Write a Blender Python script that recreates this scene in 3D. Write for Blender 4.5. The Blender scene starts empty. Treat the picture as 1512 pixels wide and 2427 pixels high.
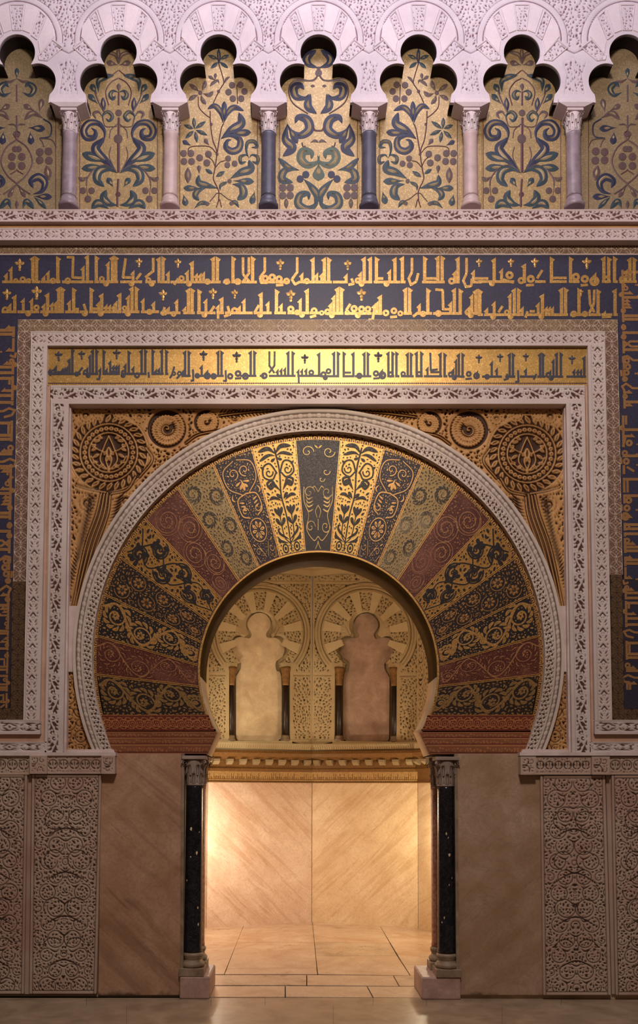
import bpy, math, random
import numpy as np
from mathutils import Matrix, Vector

# ------------------------------------------------------------------ camera, world, lamps, exposure
SC = bpy.context.scene
PXM = 0.0035                      # metres per photo pixel on the wall plane
FPX = 7.3 / PXM
TH = math.radians(3.45)
RO = math.radians(0.23)
CAM = np.array([-0.165, -7.3, 1.7])
PCX, PCY = 706.0, 1874.0 - FPX * math.tan(TH)
_f = np.array([0, math.cos(TH), math.sin(TH)])
_r = np.array([1.0, 0, 0]); _u = np.cross(_r, _f)
_r = math.cos(RO) * _r + math.sin(RO) * _u
_u = np.cross(_r, _f)
cd = bpy.data.cameras.new('camera'); cam = bpy.data.objects.new('camera', cd)
SC.collection.objects.link(cam); SC.camera = cam
cam.matrix_world = Matrix(((_r[0], _u[0], -_f[0], CAM[0]), (_r[1], _u[1], -_f[1], CAM[1]),
                           (_r[2], _u[2], -_f[2], CAM[2]), (0, 0, 0, 1)))
cd.sensor_fit = 'HORIZONTAL'; cd.sensor_width = 36.0; cd.lens = FPX / 1512 * 36.0
cd.shift_x = (756 - PCX) / 1512; cd.shift_y = (PCY - 1213.5) / 1512
cd.clip_end = 100

SC.view_settings.view_transform = 'Standard'; SC.view_settings.look = 'None'
SC.view_settings.gamma = 1.0; SC.view_settings.exposure = 0.0
SC.view_settings.use_curve_mapping = False
wd = bpy.data.worlds.new('world'); SC.world = wd; wd.use_nodes = True
wd.node_tree.nodes['Background'].inputs[0].default_value = (0.52, 0.36, 0.29, 1)
wd.node_tree.nodes['Background'].inputs[1].default_value = 0.155

def lamp(name, kind, loc, power, col, target=None, size=0.3, spot=60, blend=0.6, sy=None):
    d = bpy.data.lights.new(name, kind); d.energy = power; d.color = col
    if kind == 'AREA':
        d.size = size
        if sy: d.shape = 'RECTANGLE'; d.size_y = sy
    else: d.shadow_soft_size = size
    if kind == 'SPOT': d.spot_size = math.radians(spot); d.spot_blend = blend
    o = bpy.data.objects.new(name, d); SC.collection.objects.link(o); o.location = loc
    if target: o.rotation_euler = (Vector(target) - Vector(loc)).to_track_quat('-Z', 'Y').to_euler()
    return o
# daylight from the lantern dome high in front of the arcade: cool, raking down the wall
lamp('dome_light', 'AREA', (0.2, -2.6, 10.6), 135, (0.86, 0.82, 1.0), (0.0, 0.0, 7.6), 3.6, sy=1.4)
# warm fill added behind the visitor, and a spot for the gold glare
lamp('hall_fill', 'AREA', (0.3, -6.5, 8.2), 350, (1.0, 0.87, 0.80), (0.0, 0.0, 4.6), 0.9)
lamp('gold_light', 'SPOT', (0.1, -6.9, 7.6), 800, (1.0, 0.82, 0.58), (0.0, 0.1, 4.75), 0.25, 24, 1.0)
# lamps hidden behind the niche jambs, plus an added overhead fill
lamp('niche_light', 'POINT', (-1.40, 3.10, 1.18), 52, (1.0, 0.84, 0.66), None, 0.08)
lamp('niche_light', 'POINT', (1.48, 2.88, 1.20), 42, (1.0, 0.85, 0.60), None, 0.08)
lamp('niche_light', 'POINT', (-0.2, 1.3, 3.9), 26, (1.0, 0.86, 0.66), None, 0.3)  # the added fill: unseen above the arch, brightens the upper niche
lamp('niche_light', 'SPOT', (-1.2, 2.6, 2.25), 40, (1.0, 0.86, 0.62), (-0.72, 3.9, 2.7), 0.08, 75, 1.0)

# ------------------------------------------------------------------ projecting measured points on to real planes
def ray(px, py):
    px = np.asarray(px, float); py = np.asarray(py, float)
    px, py = np.broadcast_arrays(px, py)
    return FPX * _f + (px - PCX)[..., None] * _r - (py - PCY)[..., None] * _u
class Plane:
    """a wall plane: measured point -> position on it; n points into the wall"""
    def __init__(s, p0, n): s.p0 = np.array(p0, float); s.n = np.array(n, float) / np.linalg.norm(n)
    def __call__(s, px, py, d=0.0):
        D = ray(px, py); t = ((s.p0 - CAM) @ s.n) / (D @ s.n)
        return CAM + D * t[..., None] + s.n * np.asarray(d, float)[..., None]
class Mirror:
    def __init__(s, pl, xc): s.pl = pl; s.xc = xc; s.n = pl.n * [-1, 1, 1]
    def __call__(s, px, py, d=0.0):
        p = s.pl(px, py, d).copy(); p[..., 0] = 2 * s.xc - p[..., 0]; return p
def WY(y): return Plane((0, y, 0), (0, 1, 0))
FLOOR = Plane((0, 0, 0), (0, 0, -1))

# ------------------------------------------------------------------ object helpers
def tag(o, label=None, cat=None, group=None, kind=None):
    if label: o['label'] = label
    if cat: o['category'] = cat
    if group: o['group'] = group
    if kind: o['kind'] = kind
    return o
def empty(name, loc, label, cat, group=None, kind=None):
    o = bpy.data.objects.new(name, None); SC.collection.objects.link(o); o.location = loc
    o.empty_display_size = 0.1
    return tag(o, label, cat, group, kind)
def link(name, me, parent=None):
    o = bpy.data.objects.new(name, me); SC.collection.objects.link(o)
    if parent is not None:
        o.parent = parent
        root = parent
        off = Vector((0, 0, 0))
        while root is not None: off += root.location; root = root.parent
        o.location = -off
    return o
def raw_mesh(name, V, quads, mat, attr=None, smooth=True):
    me = bpy.data.meshes.new(name)
    V = np.ascontiguousarray(V, np.float32).reshape(-1, 3); quads = np.ascontiguousarray(quads, np.int32)
    me.vertices.add(len(V)); me.vertices.foreach_set('co', V.ravel())
    nf = len(quads); k = quads.shape[1]
    me.loops.add(nf * k); me.loops.foreach_set('vertex_index', quads.ravel())
    me.polygons.add(nf); me.polygons.foreach_set('loop_start', np.arange(nf, dtype=np.int32) * k)
    me.polygons.foreach_set('use_smooth', np.full(nf, smooth))
    if attr is not None:
        a = me.attributes.new('r', 'FLOAT', 'POINT'); a.data.foreach_set('value', np.ascontiguousarray(attr, np.float32).ravel())
    me.materials.append(mat); me.update(calc_edges=True); me.validate(clean_customdata=False)
    return me
def patch(name, PX, PY, H, mp, mat, parent=None, amp=0.008, thick=0.02, d0=0.0, attr=None):
    """relief slab: grid of measured positions, H 0..1 height; H=1 sits on the plane, 0 is carved in by amp"""
    nv, nu = PX.shape
    P = mp(PX, PY) + mp.n * (d0 + amp * (1 - H))[..., None]
    idx = np.arange(nv * nu).reshape(nv, nu)
    q = np.stack([idx[:-1, :-1], idx[1:, :-1], idx[1:, 1:], idx[:-1, 1:]], -1).reshape(-1, 4)
    loop = np.concatenate([idx[0, :], idx[1:, -1], idx[-1, -2::-1], idx[-2:0:-1, 0]])
    B = P.reshape(-1, 3)[loop]; Bp = mp(PX.ravel()[loop], PY.ravel()[loop]) + mp.n * (d0 + amp + thick)
    n0 = nv * nu; m = len(loop); a = np.arange(m); b = (a + 1) % m
    q2 = np.stack([n0 + m + a, n0 + m + b, n0 + b, n0 + a], -1)
    V = np.concatenate([P.reshape(-1, 3), Bp, B]); A_ = (H if attr is None else attr).ravel(); A = np.concatenate([A_, A_[loop], A_[loop]])
    # orientation: front should face -n
    e1 = P[0, 1] - P[0, 0]; e2 = P[1, 0] - P[0, 0]
    Q = np.concatenate([q, q2])
    if np.dot(np.cross(e2, e1), mp.n) > 0: Q = Q[:, ::-1]
    return link(name, raw_mesh(name, V, Q, mat, A), parent)
def rect_grid(x0, y0, x1, y1, step=2.0, xl=None):
    nu = max(2, int(abs(x1 - x0) / step) + 1); nv = max(2, int(abs(y1 - y0) / step) + 1)
    return np.meshgrid(np.linspace(x0, x1, nu), np.linspace(y0, y1, nv))
def quad_grid(tl, tr, br, bl, nu, nv):
    u = np.linspace(0, 1, nu)[None, :]; v = np.linspace(0, 1, nv)[:, None]
    f = lambda i: (tl[i] * (1 - u) + tr[i] * u) * (1 - v) + (bl[i] * (1 - u) + br[i] * u) * v
    return f(0), f(1)

class MB:
    """collects prisms and ribbons on a plane"""
    def __init__(s): s.v = []; s.f = []; s.n = 0; s.k = 0
    def add(s, V, F):
        s.v.append(np.asarray(V, float).reshape(-1, 3)); s.f += [tuple(i + s.n for i in f) for f in F]; s.n += len(s.v[-1])
    def prism(s, poly, mp, df, db, taper=0.0):
        if -.004 < df < 0: s.k += 1; df -= (s.k * .618 % 1) * 0.0011
        px = np.array([p[0] for p in poly], float); py = np.array([p[1] for p in poly], float)
        n = len(poly)
        if taper:
            cx, cy = px.mean(), py.mean(); L = np.hypot(px - cx, py - cy)
            k = 1 - taper / np.maximum(L, 1e-3); fx, fy = cx + (px - cx) * k, cy + (py - cy) * k
        else: fx, fy = px, py
        F = mp(fx, fy, np.full(n, df)); B = mp(px, py, np.full(n, 0.0)) + mp.n * db
        faces = [tuple(range(n)), tuple(range(2 * n - 1, n - 1, -1))]
        for i in range(n):
            j = (i + 1) % n; faces.append((i, n + i, n + j, j))
        s.add(np.concatenate([F, B]), faces)
    def box3(s, a, b):
        x0, y0, z0 = a; x1, y1, z1 = b
        s.add([(x0, y0, z0), (x1, y0, z0), (x1, y1, z0), (x0, y1, z0), (x0, y0, z1), (x1, y0, z1), (x1, y1, z1), (x0, y1, z1)],
              [(0, 3, 2, 1), (4, 5, 6, 7), (0, 1, 5, 4), (1, 2, 6, 5), (2, 3, 7, 6), (3, 0, 4, 7)])
    def ribbon(s, pts, w, shape, mp, h, roof=True, step=2.0):
        P, R = stroke(pts, w, shape, step); n = len(P)
        T = np.gradient(P, axis=0); T /= np.maximum(np.hypot(T[:, 0], T[:, 1]), 1e-6)[:, None]
        N = np.stack([-T[:, 1], T[:, 0]], 1) * R[:, None]
        s.k += 1; hh = h + (s.k * .618 % 1) * 0.0009
        L = P + N; Q = P - N
        if roof:
            C = mp(P[:, 0], P[:, 1], np.full(n, -hh * 1.7)); A = mp(L[:, 0], L[:, 1], np.full(n, -hh * .6)); B = mp(Q[:, 0], Q[:, 1], np.full(n, -hh * .6))
            A0 = mp(L[:, 0], L[:, 1], np.zeros(n) + .0006); B0 = mp(Q[:, 0], Q[:, 1], np.zeros(n) + .0006)
            rows = [A0, A, C, B, B0]
        else:
            A = mp(L[:, 0], L[:, 1], np.full(n, -hh)); B = mp(Q[:, 0], Q[:, 1], np.full(n, -hh))
            A0 = mp(L[:, 0], L[:, 1], np.zeros(n) + .0006); B0 = mp(Q[:, 0], Q[:, 1], np.zeros(n) + .0006)
            rows = [A0, A, B, B0]
        V = np.concatenate(rows); F = []
        for k in range(len(rows) - 1):
            for i in range(n - 1):
                F.append((k * n + i, k * n + i + 1, (k + 1) * n + i + 1, (k + 1) * n + i))
        s.add(V, F)
    def disc(s, x, y, r, mp, h, n=14, ring=0):
        s.k += 1; hh = h + (s.k * .618 % 1) * 0.0009
        a = np.arange(n) * 2 * math.pi / n
        if ring:
            X = [mp(x + rr * np.cos(a), y + rr * np.sin(a), np.full(n, -q)) for rr, q in ((r, 0), (r, hh), (r - ring, hh), (r - ring, 0))]
            F = [(k * n + i, k * n + (i + 1) % n, (k + 1) * n + (i + 1) % n, (k + 1) * n + i) for k in range(3) for i in range(n)]
            s.add(np.concatenate(X), F); return
        A = mp(x + r * np.cos(a), y + r * np.sin(a), np.full(n, -hh)); B = mp(x + r * np.cos(a), y + r * np.sin(a), np.full(n, .0006))
        C = mp(np.array([x]), np.array([y]), np.array([-hh * 1.5]))
        F = [(2 * n, i, (i + 1) % n) for i in range(n)] + [(i, n + i, n + (i + 1) % n, (i + 1) % n) for i in range(n)]
        s.add(np.concatenate([A, B, C]), F)
    def mesh(s, name, mat, smooth=False):
        me = bpy.data.meshes.new(name); V = np.concatenate(s.v)
        me.from_pydata(V.tolist(), [], s.f); me.materials.append(mat)
        at = me.attributes.new('r', 'FLOAT', 'POINT'); at.data.foreach_set('value', np.ones(len(V), np.float32))
        if smooth: me.polygons.foreach_set('use_smooth', [True] * len(me.polygons))
        me.update(); return me
    def build(s, name, mat, parent=None, smooth=False): return link(name, s.mesh(name, mat, smooth), parent)

def fixn(o):
    import bmesh
    bm = bmesh.new(); bm.from_mesh(o.data); bmesh.ops.recalc_face_normals(bm, faces=bm.faces); bm.to_mesh(o.data); bm.free(); return o

def stroke(pts, w, shape, step=1.0):
    P = np.array(pts, float)
    if len(P) > 2:
        Q = np.vstack([2 * P[0] - P[1], P, 2 * P[-1] - P[-2]]); out = []
        for i in range(len(P) - 1):
            p0, p1, p2, p3 = Q[i:i + 4]; n = max(2, int(np.hypot(*(p2 - p1)) / step) + 1)
            t = np.linspace(0, 1, n, endpoint=False)[:, None]
            out.append(.5 * ((2 * p1) + (-p0 + p2) * t + (2 * p0 - 5 * p1 + 4 * p2 - p3) * t * t + (-p0 + 3 * p1 - 3 * p2 + p3) * t ** 3))
        C = np.vstack(out + [P[-1:]])
    else:
        n = max(7 if shape != 's' else 2, int(np.hypot(*(P[1] - P[0])) / step) + 1)
        C = P[0] + (P[1] - P[0]) * np.linspace(0, 1, n)[:, None]
    d = np.concatenate([[0], np.cumsum(np.hypot(*np.diff(C, axis=0).T))]); t = d / max(d[-1], 1e-6)
    if shape == 's': r = np.full(len(t), w / 2)
    elif shape == 'l': r = w / 2 * np.sin(math.pi * t) ** .85
    elif shape == 'd': r = w / 2 * np.maximum(np.sin(math.pi * t ** 1.9), 0) ** .75
    else: r = w / 2 * np.maximum(np.sin(math.pi * t ** 1.35), 0) ** .7
    return C, np.maximum(r, .15 if shape != 's' else 0)

# ------------------------------------------------------------------ carved pattern canvas (procedural relief)
class Cv:
    def __init__(s, w, h, v=0.0, S=1.0):
        s.S = S; s.w = int(w * S); s.h = int(h * S); s.H = np.full((s.h, s.w), v, np.float32)
    def _disc(s, x, y, r, v):
        if s.S != 1: x *= s.S; y *= s.S; r *= s.S
        R = int(r + 2); x0 = max(0, int(x) - R); x1 = min(s.w, int(x) + R + 2); y0 = max(0, int(y) - R); y1 = min(s.h, int(y) + R + 2)
        if x0 >= x1 or y0 >= y1: return
        yy, xx = np.ogrid[y0:y1, x0:x1]
        m = np.clip(r - np.sqrt((xx - x) ** 2 + (yy - y) ** 2) + .5, 0, 1)
        sub = s.H[y0:y1, x0:x1]
        sub += (v - sub) * m
    def path(s, pts, w, shape='s', v=1.0, step=1.0):
        C, R = stroke(pts, w, shape, step)
        for (x, y), r in zip(C, R):
            if r > .2: s._disc(x, y, r, v)
    def circ(s, x, y, r, w=1.6, v=1.0, a0=0, a1=360):
        n = max(8, int(r * abs(a1 - a0) / 57)); a = np.radians(np.linspace(a0, a1, n))
        for t in a: s._disc(x + r * math.cos(t), y + r * math.sin(t), w / 2, v)
    def disc(s, x, y, r, v=1.0): s._disc(x, y, r, v)
    def spiral(s, x, y, R, turns, w, v=1.0, a0=0, hand=1, leaf=0, lv=None):
        n = int(R * turns * 5); 
        for i in range(n):
            t = i / n; r = R * (1 - t) ** .8 + .8; a = a0 + hand * t * turns * 2 * math.pi
            s._disc(x + r * math.cos(a), y + r * math.sin(a), w / 2 * (1 - .3 * t), v)
        if leaf:
            m = max(4, int(R * 1.1))
            for i in range(m):
                t = i / m * .7; r = R * (1 - t) ** .8; a = a0 + hand * t * turns * 2 * math.pi
                b = a + hand * .9
                s.path([(x + r * math.cos(a), y + r * math.sin(a)), (x + (r - leaf) * math.cos(b), y + (r - leaf) * math.sin(b))], leaf * .5, 'd', v if lv is None else lv)
    def slits(s, n, ln, wd, ang, rng, v=0.0, mask=None, gap=1.3):
        """scatter leaf-shaped cuts that keep apart from one another, turned along a flow"""
        occ = (s.H < .5) if v < .5 else (s.H > .5)
        S = s.S; xs = rng.uniform(1, s.w / S - 2, n); ys = rng.uniform(1, s.h / S - 2, n)
        for x, y in zip(xs, ys):
            if mask is not None and not mask[int(y * S), int(x * S)]: continue
            a = ang(x, y) + rng.normal(0, .25); L = ln * rng.uniform(.6, 1.15)
            c, q = math.cos(a), math.sin(a); ok = True
            for k in (-.5, 0, .5):
                ix, iy = int((x + c * L * k) * S), int((y + q * L * k) * S); g = int((gap + wd / 2) * S + .5)
                if ix < 1 or iy < 1 or ix >= s.w - 1 or iy >= s.h - 1 or occ[max(0, iy - g):iy + g + 1, max(0, ix - g):ix + g + 1].any(): ok = False; break
            if not ok: continue
            b = rng.normal(0, .18) * L
            s.path([(x - c * L / 2, y - q * L / 2), (x - q * b, y + c * b), (x + c * L / 2, y + q * L / 2)], wd * rng.uniform(.8, 1.2), 'l', v, 1.2)
            x0 = max(0, int((x - L) * S)); x1 = int((x + L) * S); y0 = max(0, int((y - L) * S)); y1 = int((y + L) * S)
            occ[y0:y1, x0:x1] = (s.H[y0:y1, x0:x1] < .5) if v < .5 else (s.H[y0:y1, x0:x1] > .5)
    def blur(s, k=1):
        for _ in range(k):
            P = np.pad(s.H, 1, mode='edge'); s.H = (P[:-2, 1:-1] + P[2:, 1:-1] + P[1:-1, :-2] + P[1:-1, 2:] + 2 * P[1:-1, 1:-1]) / 6
        return s
    def fliph(s): s.H = s.H[:, ::-1].copy(); return s
    def mirror(s):
        h = s.w // 2; s.H[:, s.w - h:] = s.H[:, :h][:, ::-1]; return s
    def at(s, X, Y):
        X = np.clip(np.asarray(X, float), 0, s.w - 1.001); Y = np.clip(np.asarray(Y, float), 0, s.h - 1.001)
        xi = X.astype(int); yi = Y.astype(int); fx = X - xi; fy = Y - yi; H = s.H
        return (H[yi, xi] * (1 - fx) + H[yi, xi + 1] * fx) * (1 - fy) + (H[yi + 1, xi] * (1 - fx) + H[yi + 1, xi + 1] * fx) * fy
    def tile(s, X, Y):
        X = np.mod(X, s.w); Y = np.clip(Y, 0, s.h - 1.001); xi = X.astype(int); yi = Y.astype(int); fx = X - xi; fy = Y - yi
        x1 = (xi + 1) % s.w; H = s.H
        return (H[yi, xi] * (1 - fx) + H[yi, x1] * fx) * (1 - fy) + (H[yi + 1, xi] * (1 - fx) + H[yi + 1, x1] * fx) * fy
def swirl(centres):
    def f(x, y):
        b = min(centres, key=lambda c: ((x - c[0]) ** 2 + (y - c[1]) ** 2) / c[2] ** 2)
        return math.atan2(y - b[1], x - b[0]) + math.pi / 2 + .5 * (1 if (int(b[0] + b[1]) % 2) else -1)
    return f
def arabesque(w, h, seed, R=18, sym=True, ln=8, wd=2.9, lines=True, dens=1.0, border=5, S=1.0):
    """interlaced scrolls with cut leaf shapes, mirrored about the axis"""
    rng = np.random.default_rng(seed); c = Cv(w, h, 1.0); ctr = []
    ww = w / 2 if sym else w
    ny = max(1, int(round(h / (2.0 * R)))); nx = max(1, int(round(ww / (1.9 * R))))
    for j in range(ny):
        for i in range(nx + (1 if sym else 0)):
            x = (i + (.5 if not sym else (.0 if j % 2 else .55))) * ww / nx + (rng.uniform(-2, 2)); 
            if sym and i == 0 and j % 2: x = 0
            if sym: x = w / 2 - x
            y = (j + .5) * h / ny; ctr.append((x, y, R * rng.uniform(.8, 1.1)))
    if lines:
        for k, (x, y, r) in enumerate(ctr):
            if k % 2 == 0: c.circ(x, y, r, 1.9, 0.0, rng.uniform(-60, 0), rng.uniform(180, 330))
            if k % 2: c.spiral(x, y, r * .62, .9, 1.9, 0.0, rng.uniform(0, 6), 1 if k % 4 > 1 else -1)
            if k % 3 == 0 and j: c.path([(x - r, y + r), (x, y + r * 1.5), (x + r * .6, y + r)], 2.6, 'l', 0.0)
    c.slits(int(w * h / 4 * dens), ln, wd, swirl(ctr), rng, gap=.8)
    c.slits(int(w * h / 6 * dens), ln * .45, wd * .75, swirl(ctr), rng, gap=.7)
    if sym: c.mirror()
    if border:
        c.H[:border] = 1; c.H[-border:] = 1; c.H[:, :border] = 1; c.H[:, -border:] = 1
    return c.blur()
# ------------------------------------------------------------------ procedural materials
def S(r, g, b):
    f = lambda c: (c / 255 / 12.92) if c / 255 <= .04045 else ((c / 255 + .055) / 1.055) ** 2.4
    return (f(r), f(g), f(b), 1)
class NT:
    def __init__(s, name):
        s.m = bpy.data.materials.new(name); s.m.use_nodes = True; s.t = s.m.node_tree; s.b = s.t.nodes['Principled BSDF']
        s.co = s.n('ShaderNodeTexCoord').outputs['Object']
    def n(s, k, **kw):
        o = s.t.nodes.new(k)
        for a, v in kw.items(): setattr(o, a, v)
        return o
    def l(s, a, b): s.t.links.new(a, b)
    def noise(s, scale, detail=3, rough=.55, vec=None, dist=0):
        o = s.n('ShaderNodeTexNoise'); s.l(vec or s.co, o.inputs['Vector'])
        o.inputs['Scale'].default_value = scale; o.inputs['Detail'].default_value = detail; o.inputs['Roughness'].default_value = rough
        o.inputs['Distortion'].default_value = dist; return o.outputs['Fac']
    def cells(s, scale, out='Color', vec=None):
        o = s.n('ShaderNodeTexVoronoi'); s.l(vec or s.co, o.inputs['Vector']); o.inputs['Scale'].default_value = scale; return o.outputs[out]
    def ramp(s, fac, stops):
        o = s.n('ShaderNodeValToRGB'); s.l(fac, o.inputs[0]); e = o.color_ramp.elements
        while len(e) > 1: e.remove(e[0])
        e[0].position = stops[0][0]; e[0].color = stops[0][1]
        for p, c in stops[1:]: q = e.new(p); q.color = c
        return o.outputs[0]
    def mix(s, fac, a, b, mode='MIX'):
        o = s.n('ShaderNodeMix', data_type='RGBA', blend_type=mode)
        if isinstance(fac, (int, float)): o.inputs[0].default_value = fac
        else: s.l(fac, o.inputs[0])
        for i, v in ((6, a), (7, b)):
            if isinstance(v, tuple): o.inputs[i].default_value = v
            else: s.l(v, o.inputs[i])
        return o.outputs[2]
    def mapr(s, v, a, b, c, d):
        o = s.n('ShaderNodeMapRange'); s.l(v, o.inputs[0])
        for i, x in enumerate((a, b, c, d)): o.inputs[i + 1].default_value = x
        return o.outputs[0]
    def bump(s, h, dist=.002, st=.5):
        o = s.n('ShaderNodeBump'); s.l(h, o.inputs['Height']); o.inputs['Distance'].default_value = dist; o.inputs['Strength'].default_value = st
        s.l(o.outputs[0], s.b.inputs['Normal'])
    def bw(s, c):
        o = s.n('ShaderNodeRGBToBW'); s.l(c, o.inputs[0]); return o.outputs[0]
    def out(s, col, rough=.8, metal=0, spec=.3):
        if isinstance(col, tuple): s.b.inputs['Base Color'].default_value = col
        else: s.l(col, s.b.inputs['Base Color'])
        for k, v in (('Roughness', rough), ('Metallic', metal)):
            if isinstance(v, (int, float)): s.b.inputs[k].default_value = v
            else: s.l(v, s.b.inputs[k])
        s.b.inputs['Specular IOR Level'].default_value = spec
        return s.m
def attr(t):
    o = t.n('ShaderNodeAttribute', attribute_name='r'); return o.outputs['Fac']
def mul(c, k): return (c[0] * k, c[1] * k, c[2] * k, 1)

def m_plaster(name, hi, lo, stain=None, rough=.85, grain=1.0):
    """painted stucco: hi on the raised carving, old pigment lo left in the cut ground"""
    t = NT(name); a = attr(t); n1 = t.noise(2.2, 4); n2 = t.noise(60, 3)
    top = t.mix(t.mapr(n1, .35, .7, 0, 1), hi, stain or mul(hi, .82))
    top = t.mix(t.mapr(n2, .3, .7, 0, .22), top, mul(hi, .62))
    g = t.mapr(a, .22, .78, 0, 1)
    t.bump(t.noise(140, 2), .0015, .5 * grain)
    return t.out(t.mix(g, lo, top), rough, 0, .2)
def m_mosaic(name, ground, motif, g_metal=0.0, m_metal=.6, wear=None, scale=150):
    """glass tesserae: flat colour per small cube; gold where the glass is gilded"""
    t = NT(name); a = attr(t); v = t.cells(scale); b = t.bw(v); n1 = t.noise(3.2, 3)
    g = t.mapr(a, .3, .62, 0, 1)
    col = t.mix(g, ground, motif)
    if wear: col = t.mix(t.mapr(n1, .50, .66, 0, .75), col, wear)
    col = t.mix(t.mapr(b, .2, .8, .45, 0), col, mul(S(70, 50, 40), .5))
    col = t.mix(t.mapr(b, .72, .95, 0, .5), col, S(96, 74, 52), 'SCREEN')
    met = t.mapr(g, 0, 1, g_metal, m_metal)
    t.bump(b, .0022, .55)
    return t.out(col, t.mapr(b, 0, 1, .34, .62), met, .22)
def m_flat(name, col, metal=0.0, scale=230, rough=.45, bumpd=.002, dark=.5, hi=None):
    t = NT(name); v = t.cells(scale); b = t.bw(v); n1 = t.noise(5, 3)
    c = t.mix(t.mapr(b, .2, .8, dark, 0), col, mul(col, .45))
    c = t.mix(t.mapr(b, .7, .95, 0, .35), c, hi or mul(col, 1.8))
    c = t.mix(t.mapr(n1, .42, .68, 0, .4), c, mul(col, .6))
    t.bump(b, bumpd, .5)
    return t.out(c, rough, metal, .4)
def m_stone(name, c1, c2, scale=6, rough=.6, vein=None, stainz=None, bumpd=.001, veins=None, spec=.4):
    t = NT(name); n1 = t.noise(scale, 6, .62, dist=.4)
    c = t.mix(t.mapr(n1, .32, .68, 0, 1), c1, c2)
    if veins:   # (rotation about Y, scale, colour, strength)
        mr = t.n('ShaderNodeMapping'); t.l(t.co, mr.inputs[0]); mr.inputs['Rotation'].default_value = (0, veins[0], 0)
        mp = t.n('ShaderNodeMapping'); t.l(mr.outputs[0], mp.inputs[0]); mp.inputs['Scale'].default_value = (veins[1], .6, veins[1] * .09)
        c = t.mix(t.mapr(t.noise(38, 4, .7), .45, .68, 0, .35), c, veins[2])
        n2 = t.noise(1.6, 8, .68, mp.outputs[0], .6)
        c = t.mix(t.mapr(n2, .50, .62, 0, veins[3]), c, veins[2])
        n3 = t.noise(4.5, 6, .7, mp.outputs[0], .3)
        c = t.mix(t.mapr(n3, .60, .68, 0, veins[3] * .9), c, mul(veins[2], .65))
    if vein:
        n3 = t.noise(scale * .7, 9, .75, dist=1.5)
        r = t.ramp(n3, [(0, (0, 0, 0, 1)), (.488, (0, 0, 0, 1)), (.5, (1, 1, 1, 1)), (.512, (0, 0, 0, 1)), (1, (0, 0, 0, 1))])
        c = t.mix(t.mapr(r, 0, 1, 0, .5), c, vein)
    if stainz:
        sp = t.n('ShaderNodeSeparateXYZ'); t.l(t.co, sp.inputs[0])
        z = t.n('ShaderNodeMath', operation='MULTIPLY_ADD'); t.l(t.noise(9, 5), z.inputs[0]); z.inputs[1].default_value = -.16; t.l(sp.outputs[2], z.inputs[2])
        c = t.mix(t.mapr(z.outputs[0], -.075, -.035, .85, 0), c, stainz)
    t.bump(t.noise(110, 3), bumpd, .4)
    return t.out(c, rough, 0, spec)

M = {}
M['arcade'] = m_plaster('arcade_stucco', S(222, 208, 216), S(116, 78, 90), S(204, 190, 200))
M['arcade_plain'] = m_plaster('arcade_plain_stucco', S(232, 216, 222), S(150, 120, 128), S(212, 196, 204))
M['frame'] = m_plaster('frame_stucco', S(208, 192, 184), S(86, 56, 50), S(190, 170, 160))
M['cornice'] = m_plaster('cornice_stucco', S(210, 190, 188), S(104, 68, 64), S(196, 174, 168))
M['ring'] = m_plaster('ring_stucco', S(206, 188, 174), S(70, 48, 42), S(186, 166, 148))
M['spandrel'] = m_plaster('gilded_stucco', S(192, 144, 88), S(58, 32, 16), S(166, 118, 72), .5)
M['panel'] = m_plaster('carved_marble', S(184, 160, 140), S(66, 46, 36), S(164, 130, 112))
M['niche'] = m_plaster('niche_stucco', S(190, 170, 132), S(62, 44, 22), S(172, 148, 108))
M['niche_plain'] = m_plaster('niche_plain_stucco', S(208, 190, 152), S(160, 134, 92), S(192, 170, 128))
M['plaque'] = m_stone('alabaster_plaque', S(228, 208, 172), S(188, 162, 128), 4, .7, vein=S(170, 140, 108))
M['plaque2'] = m_stone('grey_alabaster_plaque', S(186, 158, 138), S(146, 120, 102), 5, .7, vein=S(120, 96, 80))
M['reveal'] = m_flat('shaded_reveal_brown', S(40, 26, 20), 0, 200, .9, .001)  # near-black brown stands in for the unlit arch undersides
M['gold_ground'] = m_flat('gold_tesserae', S(186, 156, 110), .35, 105, .42, .003, .5, S(255, 226, 160))
M['gold_band'] = m_flat('gold_band_tesserae', S(198, 154, 84), .5, 105, .40, .003, .45, S(255, 220, 130))
M['blue_ground'] = m_flat('blue_tesserae', S(50, 46, 70), .0, 110, .5, .002)
M['gold_letter'] = m_flat('gold_letter_tesserae', S(200, 152, 84), .5, 110, .42, .003, .5, S(255, 222, 150))
M['gold_letter_side'] = m_flat('worn_gold_letter_tesserae', S(158, 112, 64), .1, 190, .5, .003, .5)
M['blue_side'] = m_flat('worn_blue_tesserae', S(44, 36, 52), .0, 190, .5, .002)
M['gilt_cap'] = m_stone('gilded_capital', S(150, 110, 60), S(110, 76, 40), 30, .5)
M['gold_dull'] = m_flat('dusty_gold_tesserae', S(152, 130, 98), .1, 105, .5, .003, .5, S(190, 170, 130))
M['dark_letter'] = m_flat('slate_letter_tesserae', S(66, 62, 72), .0, 190, .5, .002)
M['leaf_navy'] = m_flat('navy_tesserae', S(46, 48, 76), 0, 190, .5)
M['leaf_teal'] = m_flat('teal_tesserae', S(50, 66, 76), 0, 190, .5)
M['leaf_green'] = m_flat('green_tesserae', S(84, 98, 84), 0, 190, .5)
M['leaf_plum'] = m_flat('plum_tesserae', S(100, 76, 74), 0, 190, .5)
M['leaf_light'] = m_flat('pale_vein_tesserae', S(168, 146, 108), .1, 190, .5)
M['stem'] = m_flat('maroon_tesserae', S(92, 54, 58), 0, 190, .5)
M['pink'] = m_stone('pink_moulding', S(200, 164, 140), S(176, 136, 112), 5, .7)
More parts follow.
